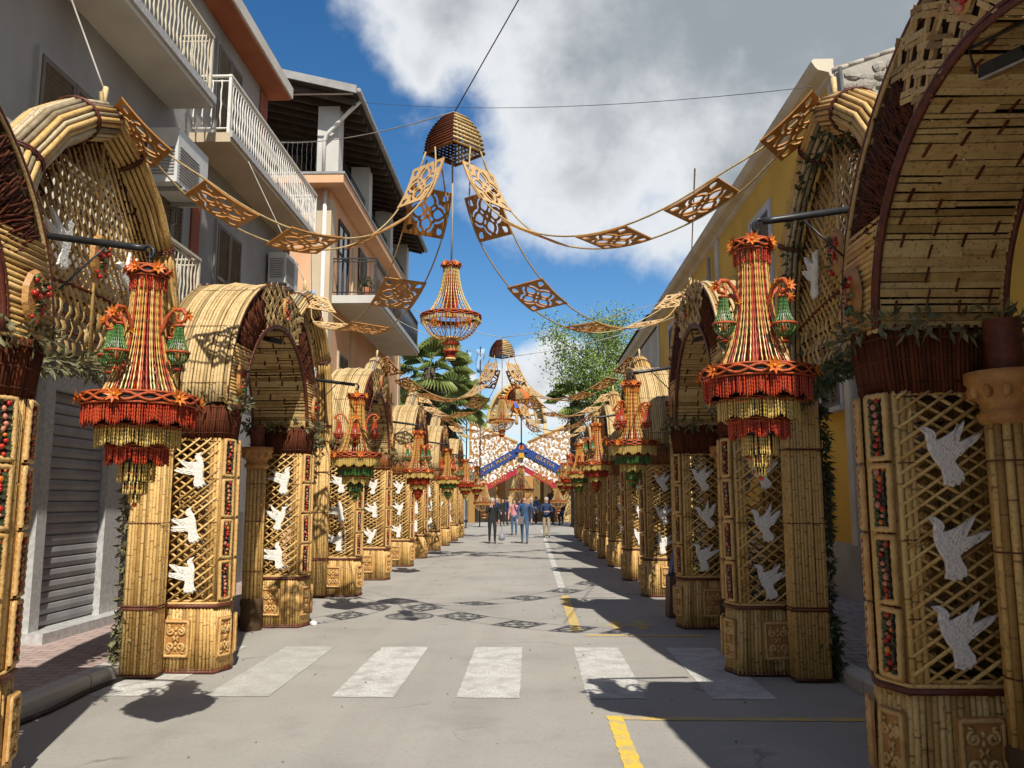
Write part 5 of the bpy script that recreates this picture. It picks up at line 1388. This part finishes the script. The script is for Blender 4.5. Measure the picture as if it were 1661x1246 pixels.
# half dome of ribs behind, with the painted figure boat
def FQ(px, py, y): k = y/1343; return Vector(((px-862)*k, y, 1.56+(810-py)*k*1.02))
mb = MB(); y = YF+3
for i in range(9):
    a = math.pi*i/8; c = FQ(838, 690, y); rx, rz = 2.05, 2.75
    mb.tube([(c.x+rx*math.cos(a)*math.cos(j*math.pi/24), y+1.0*math.sin(a)*math.cos(j*math.pi/24), c.z+rz*math.sin(j*math.pi/24)) for j in range(13)], .13, 6, 0)
for j in (2, 5, 8):
    c = FQ(838, 690, y); rr = math.cos(j*math.pi/24); mb.tube([(c.x+2.05*rr*math.cos(math.pi*i/16), y+rr*math.sin(math.pi*i/16), c.z+2.75*math.sin(j*math.pi/24)) for i in range(17)], .11, 6, 0)
c = FQ(838, 690, y)
for s in (-1, 1): mb.tube([(c.x+s*2.05, y, 0), (c.x+s*2.05, y, c.z)], .12, 8, 0)
mb.build('ribbed_dome', 'cane_pale', ff)
for i0 in (0, 1, 6, 7):       # woven fields low on both flanks
    mb = MB()
    for k in range(9):
        for a in (math.pi*i0/8, math.pi*(i0+1)/8): pass
        j0, j1 = k, k+.8; q = []
        for a, j in ((math.pi*i0/8, j0), (math.pi*(i0+1)/8, j0), (math.pi*(i0+1)/8, j1), (math.pi*i0/8, j1)): q.append((c.x+2.03*math.cos(a)*math.cos(j*math.pi/24), y+math.sin(a)*math.cos(j*math.pi/24), c.z+2.73*math.sin(j*math.pi/24)))
        mb._add(q, [(0, 1, 2, 3)], 0)
    o = mb.build('woven_field', 'weave', ff, kind='stuff'); o.modifiers.new('s', 'SOLIDIFY').thickness = .03
mb = MB(); c = FQ(846, 668, YF-.6); mb.prism([(-.55, .15), (-.35, -.22), (0, -.32), (.35, -.22), (.6, .2), (.3, .0), (.0, .08), (-.3, .0)], tuple(c), (1, 0, 0), (0, 0, 1), .3, 0); mb.prism([(-.5, .5), (-.42, .0), (0, -.05), (.45, .05), (.55, .45), (.25, .2), (0, .32), (-.2, .2)], (c.x, c.y+.05, c.z+.1), (1, 0, 0), (0, 0, 1), .2, 1)
mb.blob((c.x-.25, c.y+.3, c.z+.75), (.85, .12, 1.0), 2, 12, 8)
for i in range(14): a = math.pi*i/13; mb.tube([(c.x-.25+.8*math.cos(a), c.y+.3, c.z+.75+.95*math.sin(a)), (c.x-.25+1.25*math.cos(a), c.y+.3, c.z+.75+1.4*math.sin(a))], [.09, .03], 5, 5); mb.tube([(c.x, c.y, c.z-.3), (c.x, c.y, c.z-2.4)], .05, 6, 3); mb.blob((c.x+.02, c.y-.02, c.z+.75), (.2, .15, .45), 4, 8, 6)
mb.build('boat_ornament', ['orange', 'sky_blue', 'orange', 'steel', 'bread_pale', 'gold'], ff)
# back wall of stalls under the chevrons
mb = MB()
for i in range(12):
    x0 = -4.6+i*.68; mb.bb((x0, YF+4-.1*(i % 3), 0), (x0+.72, YF+4.3+.05*i, random.uniform(3.0, 4.2)), i % 3)
mb.build('stall_front', ['bread', 'weave', 'core'], ff, kind='stuff')
adopt(ff); tag(ff, 'bread covered festive front with blue and red lettered bands', 'festive front')
place_bell((FQ(845, 757, YF-3).x, YF-3, FQ(845, 757, YF-3).z), 'large golden chandelier under the lettered red band', 2.6, 0)
place_bell((FQ(786, 784, YF-9).x, YF-9, FQ(786, 784, YF-9).z), 'golden chandelier low on the left before the festive front', 1.9, 0)
place_bell((FQ(905, 788, YF-9).x, YF-9, FQ(905, 788, YF-9).z), 'golden chandelier low on the right before the festive front', 1.5, 0)

# ------------------------------------------------------------------ trees
mat('bark', (.14, .115, .085), (.09, .072, .052), .9, 6, .8, 20)
mat('palm_bark', (.15, .115, .08), (.08, .06, .042), .95, 8, 1.0, 14)
mat('leaf_spring', (.13, .22, .03), (.08, .15, .02), .55, 2, 0, rnd=.8, c3=(.26, .34, .07))
mat('leaf_tree_dark', (.035, .075, .016), (.026, .055, .012), .55, 2, 0, rnd=.8, c3=(.075, .12, .03))
mat('frond', (.20, .27, .07), (.14, .21, .05), .45, 4, 0, rnd=.8, c3=(.33, .37, .13))
mat('frond_dry', (.24, .19, .11), (.17, .13, .075), .8, 4, 0, rnd=.6)
def tree(loc, h, spread, leafm, label, dens=1.0, lean=(0, 0), clump=.42):
    t = empty('broadleaf_tree', loc); mb = MB(); tips = []
    def grow(p, d, ln, r, lvl):
        pts = [p]; q = p.copy(); dd = d.copy(); n = 4
        for i in range(n): dd = (dd+rv(.16)+Vector((0, 0, .05))).normalized(); q = q+dd*ln/n; pts.append(q.copy())
        mb.tube(pts, [r*(1-.5*i/n) for i in range(n+1)], 7 if lvl < 2 else 5, 0)
        if lvl >= 2: tips.extend(pts[2:])
        if lvl == 4: return
        for k in range(random.choice((2, 3, 3)) if lvl else 5):
            b_ = pts[random.randint(2, n)] if lvl else pts[random.randint(2, n)]
            nd = (dd*.55+rv(.75)*spread+Vector((0, 0, .42))).normalized(); grow(b_, nd, ln*random.uniform(.55, .78), r*.52, lvl+1)
    grow(Vector((0, 0, 0)), Vector((lean[0], lean[1], 1)).normalized(), h*.42, h*.018, 0)
    mb.build('trunk', 'bark', t)
    mb = MB()
    for p in tips:
        if random.random() < .25: continue
        k = int(random.uniform(8, 22)*dens); c = p+rv(.15); s = clump*random.uniform(.5, 1.1)
        for _ in range(k): mb.leaf(c+Vector((random.gauss(0, s), random.gauss(0, s), random.gauss(0, s*.8))), rv(), rv(), random.uniform(.08, .17), random.uniform(.07, .13))
    tag(mb.build('crown', leafm, t), kind='stuff')
    return tag(t, label, 'tree')
random.seed(11)
tree((2.9, 46, 0), 13.0, .8, 'leaf_spring', 'tall plane tree with sparse spring leaves behind the right row', 2.4, clump=.5)
tree((5.6, 55, 0), 15.0, .8, 'leaf_spring', 'taller tree rising behind the tan house eave', 2.0, clump=.5)
tree((4.0, 60, 0), 9, 1.0, 'leaf_tree_dark', 'darker tree low behind the festive front on the right', 1.2)
def palm(loc, h, nf, fl, label, trunk_r=.24):
    t = empty('fan_palm', loc); mb = MB()
    prof = [(trunk_r*1.25, 0), (trunk_r, .4)]
    for i in range(int(h/.16)): z = .4+i*.16; prof += [(trunk_r*(1.0+.10*(i % 2)), z)]
    mb.lathe(prof, n=10, mi=0)
    for i in range(60):
        a = random.uniform(0, 6.28); z = h-random.uniform(.1, 1.6); d = Vector((math.cos(a), math.sin(a), -.9)); mb.leaf(Vector((math.cos(a)*trunk_r, math.sin(a)*trunk_r, z)), d, (0, 0, 1), .8, .16, 1)
    mb.build('trunk', ['palm_bark', 'frond_dry'], t)
    mb = MB()
    for f in range(nf):
        a = random.uniform(0, 6.28); el = random.uniform(-.5, 1.25); d = Vector((math.cos(a)*math.cos(el), math.sin(a)*math.cos(el), math.sin(el)))
        p0 = Vector((0, 0, h)); p1 = p0+d*fl*.55+Vector((0, 0, -.05)); mb.tube([p0, (p0+p1)/2+Vector((0, 0, .06)), p1], [.03, .022, .014], 5, 0, rnd=.2)
        sd = d.cross(Vector((0, 0, 1))); sd = sd.normalized() if sd.length > .05 else Vector((1, 0, 0)); rn = random.random()
        for k in range(17):
            t_ = -1.35+2.7*k/16; dd = d*math.cos(t_)+sd*math.sin(t_); ln = fl*.62*(1-.25*abs(t_)/1.35)
            tip = p1+dd*ln+Vector((0, 0, -.34*ln)); mid = p1+dd*ln*.6; w = .030*fl; n_ = sd.cross(d); wv = dd.cross(n_).normalized()*w
            mb._add([p1, mid+wv, tip, mid-wv], [(0, 1, 2), (0, 2, 3)], 0, min(1, rn*.7+random.random()*.3))
    tag(mb.build('crown', 'frond', t), kind='stuff')
    return tag(t, label, 'palm')
random.seed(5)
palm((-4.6, 37, 0), 7.3, 34, 1.9, 'fan palm rising above the left row past the peach house')
palm((-4.0, 41.5, 0), 6.4, 34, 1.9, 'lower fan palm just left of the festive front')
palm((-5.9, 45, 0), 6.2, 40, 1.9, 'fan palm farther back on the left beside the tan house')
palm((2.5, 48, 0), 7.2, 30, 1.6, 'fan palm trunk standing right of the crowd')
# flags
for i, (px, py) in enumerate(((757, 596), (779, 590))):
    c = FQ(px, py, 48); mb = MB(); P = []
    for a in range(6):
        for b_ in range(4): u, v = a/5, b_/3; P.append((c.x-.25+.5*v*(1-u*.3)+.05*math.sin(a*1.5), c.y+.12*math.sin(b_*2+a), c.z+.75-1.4*u))
    mb._add(P, [(a*4+b_, a*4+b_+1, a*4+b_+5, a*4+b_+4) for a in range(5) for b_ in range(3)], 0, .5, True); mb.tube([(c.x, c.y, c.z+.9), (c.x, c.y, 0)], .04, 6, 1)
    o = mb.build('banner', ['cloth_blue', 'steel']); o.modifiers.new('s', 'SOLIDIFY').thickness = .01; tag(o, '%s pale blue banner above the fan palms' % ('left' if i == 0 else 'right'), 'banner', 'pale blue banners')

# ------------------------------------------------------------------ people
mat('skin', (.50, .27, .18), (.45, .23, .15), .5, 20)
mat('hair_grey', (.40, .38, .36), (.28, .27, .26), .7, 30); mat('hair_dark', (.03, .022, .018), (.02, .015, .012), .5, 30)
mat('c_black', (.014, .014, .016), (.022, .022, .024), .8, 8, .3, 40); mat('c_navy', (.022, .045, .105), (.016, .034, .08), .8, 8, .3, 40)
mat('c_blue', (.035, .085, .19), (.026, .065, .15), .75, 8, .3, 40); mat('c_jeans', (.075, .13, .22), (.05, .09, .16), .85, 8, .3, 40)
mat('c_beige', (.40, .31, .20), (.34, .26, .16), .85, 8, .3, 40); mat('c_pink', (.55, .25, .27), (.5, .2, .23), .8, 8, .3, 40)
mat('c_grey', (.17, .16, .15), (.13, .12, .115), .8, 8, .3, 40); mat('shoe', (.05, .045, .04), (.08, .07, .06), .6, 8); mat('bag', (.26, .26, .31), (.18, .18, .22), .4, 8)
def person(loc, rz, h, top, legs, hair, label, stride=.12, arms=('down', 'down'), bald=False, longhair=False, turn=0, coat=0):
    s = h/1.75
    J = {'pelvis': (0, 0, .95), 'waist': (0, 0, 1.08), 'chest': (0, .0, 1.30), 'neck': (0, .0, 1.50), 'head': (0, -.015, 1.60), 'crown': (0, -.005, 1.69)}
    rad = {'pelvis': (.155, .115), 'waist': (.14, .105), 'chest': (.165, .115), 'neck': (.062, .062), 'head': (.082, .098), 'crown': (.066, .075)}
    E = [('pelvis', 'waist'), ('waist', 'chest'), ('chest', 'neck'), ('neck', 'head'), ('head', 'crown')]
    def add(n, p, r, par): J[n] = p; rad[n] = (r, r); E.append((par, n))
    for sd, nm in ((-1, 'l'), (1, 'r')):
        st = stride*sd
        add('hip'+nm, (sd*.095, 0, .88), .098, 'pelvis'); add('knee'+nm, (sd*.10, -st*.6-.02, .49), .062, 'hip'+nm)
        add('calf'+nm, (sd*.10, -st*.7+.015, .34), .056, 'knee'+nm)
        add('ank'+nm, (sd*.10, -st+.02, .085), .040, 'calf'+nm); add('toe'+nm, (sd*.115, -st-.13, .035), .038, 'ank'+nm)
        a = arms[0 if sd < 0 else 1]
        add('sh'+nm, (sd*.19, 0, 1.415), .068, 'chest')
        if a == 'down': el, wr, hd = (sd*.245, .02-st*-.5, 1.14), (sd*.255, -.06+st*.8, .90), (sd*.25, -.09+st*.9, .80)
        elif a == 'fold': el, wr, hd = (sd*.25, -.03, 1.14), (sd*.10, -.24, 1.10), (sd*.02, -.27, 1.11)
        elif a == 'face': el, wr, hd = (sd*.24, -.08, 1.15), (sd*.12, -.20, 1.36), (sd*.07, -.16, 1.46)
        add('el'+nm, el, .048, 'sh'+nm); add('wr'+nm, wr, .034, 'el'+nm); add('hd'+nm, hd, .036, 'wr'+nm)
        dv = (Vector(hd)-Vector(wr)).normalized()
        for k in range(4):
            o_ = Vector((0, (k-1.5)*.018, 0)) if a == 'down' else Vector(((k-1.5)*.004, 0, (k-1.5)*.018)); f1 = Vector(hd)+dv*.03+o_; add('f%d%s' % (k, nm), tuple(f1+dv*(.05+.01*(k in (1, 2)))), .0095, 'hd'+nm)
        add('th'+nm, tuple(Vector(hd)+dv*.03+Vector((0, -.045, 0))), .011, 'hd'+nm)
    add('nose', (0, -.118, 1.595), .014, 'head')
    for sd in (-1, 1): add('ear%d' % sd, (sd*.088, .0, 1.60), .016, 'head')
    names = list(J); idx = {n: i for i, n in enumerate(names)}
    me = bpy.data.meshes.new('body'); me.from_pydata([Vector(J[n])*s for n in names], [(idx[a], idx[b_]) for a, b_ in E], [])
    o = bpy.data.objects.new('tmp', me); COL.objects.link(o)
    md = o.modifiers.new('skin', 'SKIN'); o.modifiers.new('sub', 'SUBSURF').levels = 1
    sk = me.skin_vertices[0].data
    for n in names: sk[idx[n]].radius = (rad[n][0]*s, rad[n][1]*s); sk[idx[n]].use_root = n == 'pelvis'
    bpy.context.view_layer.update()
    ev = o.evaluated_get(bpy.context.evaluated_depsgraph_get()); m2 = bpy.data.meshes.new_from_object(ev); bpy.data.objects.remove(o)
    m2.name = 'body'; m2.materials.clear()
    for mm in (top, legs, 'skin', 'shoe'): m2.materials.append(MATS[mm])
    hands = [Vector(J['hd'+n])*s for n in 'lr']
    for p in m2.polygons:
        c = p.center; p.use_smooth = True
        if c.z < .10*s: mi = 3
        elif c.z > 1.485*s: mi = 2
        elif min((c-hh).length for hh in hands) < .105*s: mi = 2
        elif c.z < (.93-coat)*s and abs(c.x) < .205*s: mi = 1
        else: mi = 0
        p.material_index = mi
    t = empty('person', loc, rz); obj('body', m2, t)
    hz = 1.655*s; mb = MB()
    if not bald:
        mb.lathe([(.093*s, -.075*s), (.102*s, -.02*s), (.094*s, .045*s), (.055*s, .085*s), (0, .10*s)], (0, .022*s, hz), 12)
        if longhair: mb.lathe([(.075*s, -.26*s), (.095*s, -.15*s), (.10*s, -.05*s)], (0, .045*s, hz), 12)
    else: mb.lathe([(.080*s, -.085*s), (.094*s, -.055*s), (.092*s, -.03*s)], (0, .022*s, hz), 12)
    mb.build('hair', hair, t)
    mb = MB()
    for sd in (-1, 1): mb.blob((sd*.032*s, -.100*s, 1.625*s), (.012*s, .008*s, .007*s))
    mb.tube([(-.025*s, -.102*s, 1.555*s), (.025*s, -.102*s, 1.555*s)], .005*s, 5); mb.build('face_features', 'shoe', t)
    return tag(t, label, 'person')
def GP(px, py):      # ground point under a pixel
    k = math.atan((py-623)/1343)-R(7.93); d = 1.56/math.tan(k); return ((px-862)/1343*(d*.99+.2), d, 0)
random.seed(3)
w1 = person(GP(799, 882), R(8), 1.62, 'c_black', 'c_black', 'hair_grey', 'grey-haired person in black carrying a pale plastic bag', .06, ('face', 'down'), coat=.06)
p = w1.location
mb = MB(); mb.lathe([(.015, .62), (.02, .45), (.06, .34), (.11, .24), (.11, .14), (.0, .10)], (p.x+.34, p.y-.05, 0), 10); tag(mb.build('carrier_bag', 'bag'), 'pale plastic carrier bag held low by the person in black', 'bag')
m1 = person(GP(851, 882), R(-4), 1.68, 'c_blue', 'c_jeans', 'hair_grey', 'bald person in blue jacket and jeans walking up the street', .16, ('down', 'down'), bald=True, coat=.08)
p = m1.location
mb = MB(); mb.prism([(-.10, -.14), (.10, -.14), (.11, .14), (-.11, .14)], (p.x-.13, p.y-.17, .82), (1, 0, 0), (0, 0, 1), .06, 0, .08); mb.tube([(p.x-.13, p.y-.17, .95), (p.x+.05, p.y-.14, 1.3), (p.x+.13, p.y, 1.47)], .012, 5); tag(mb.build('shoulder_bag', 'c_grey'), 'dark grey shoulder bag across the blue jacket', 'bag')
person(GP(886, 872), R(6), 1.66, 'c_navy', 'c_beige', 'hair_grey', 'grey-haired person in navy jacket and beige trousers looking down', .05, ('fold', 'fold'), coat=.08)
person(GP(834, 868), R(-6), 1.58, 'c_pink', 'c_jeans', 'hair_dark', 'person in pink sweater and jeans standing behind the blue jacket', .05, ('down', 'face'), longhair=True)
crowd = [(815, 854, 'c_black', 'c_black', 'hair_dark', 'dark-clad long-haired person left in the crowd', True), (823, 853, 'c_navy', 'c_black', 'hair_dark', 'person in navy between the dark-clad person and the pink sweater', False),
 (842, 852, 'c_navy', 'c_grey', 'hair_dark', 'person in navy behind the pink sweater', False), (862, 852, 'c_grey', 'c_black', 'hair_grey', 'person in grey in the middle of the crowd', False),
 (869, 851, 'c_blue', 'c_black', 'hair_dark', 'person in blue next to the one in grey', False), (897, 852, 'c_black', 'c_black', 'hair_dark', 'person in black behind the beige trousers', False),
 (907, 853, 'c_grey', 'c_black', 'hair_grey', 'person in dark grey at the right of the crowd', False), (912, 851, 'c_black', 'c_navy', 'hair_dark', 'rightmost person of the crowd by the right row', True), (773, 848, 'c_grey', 'c_black', 'hair_dark', 'person standing by the palm on the far left', False), (806, 850, 'c_navy', 'c_black', 'hair_grey', 'person behind the one in black with the bag', False)]
for px, py, a, b_, h_, lab, lo in crowd:
    person(GP(px, py), random.uniform(-2.5, 2.5), random.uniform(1.6, 1.76), a, b_, h_, lab, .05, ('down', random.choice(('down', 'fold'))), longhair=lo, coat=.06)
# black cable lying along the left kerb, litter by the kerb
mb = MB(); mb.tube([(KL+.05+.02*math.sin(i*1.3), 3.2+i*.28, .02) for i in range(18)], .02, 6); tag(mb.build('cable', 'dark'), 'black cable lying along the left kerb', 'cable')
mb = MB(); mb.prism([(-.17, 0), (.17, 0), (.15, .55), (-.15, .55)], (1.98, 11.6, .0), (1, 0, 0), (0, 0, 1), .3, 0, .05); mb.prism([(-.13, 0), (.13, 0), (.10, .2), (.03, .42), (-.03, .44), (-.09, .2)], (1.98, 11.55, .552), (1, 0, 0), (0, 0, 1), .18, 1, .2); tag(mb.build('bin', ['board_brown', 'blue_board']), 'brown bin with a blue bag beside the second right bay', 'bin')
for i, (x, y, sz) in enumerate(((-2.72, 10.6, .05),)):
    mb = MB(); mb.blob((0, 0, 0), (sz, sz*.8, sz*.7), 0, 7, 5); mb.v = [tuple(Vector(p)*(1+.5*noise.noise(Vector(p)*30+Vector((i, 0, 0))))) for p in mb.v]; mb.sm = [False]*len(mb.sm)
    o = mb.build('crumpled_paper', 'paper', None, (x, y, sz*.45)); tag(o, 'crumpled white paper on the road by the %s' % ('second left bay, at its inner column', 'first pedestal of the second left bay', 'second right bay')[i], 'litter', 'scraps of paper')
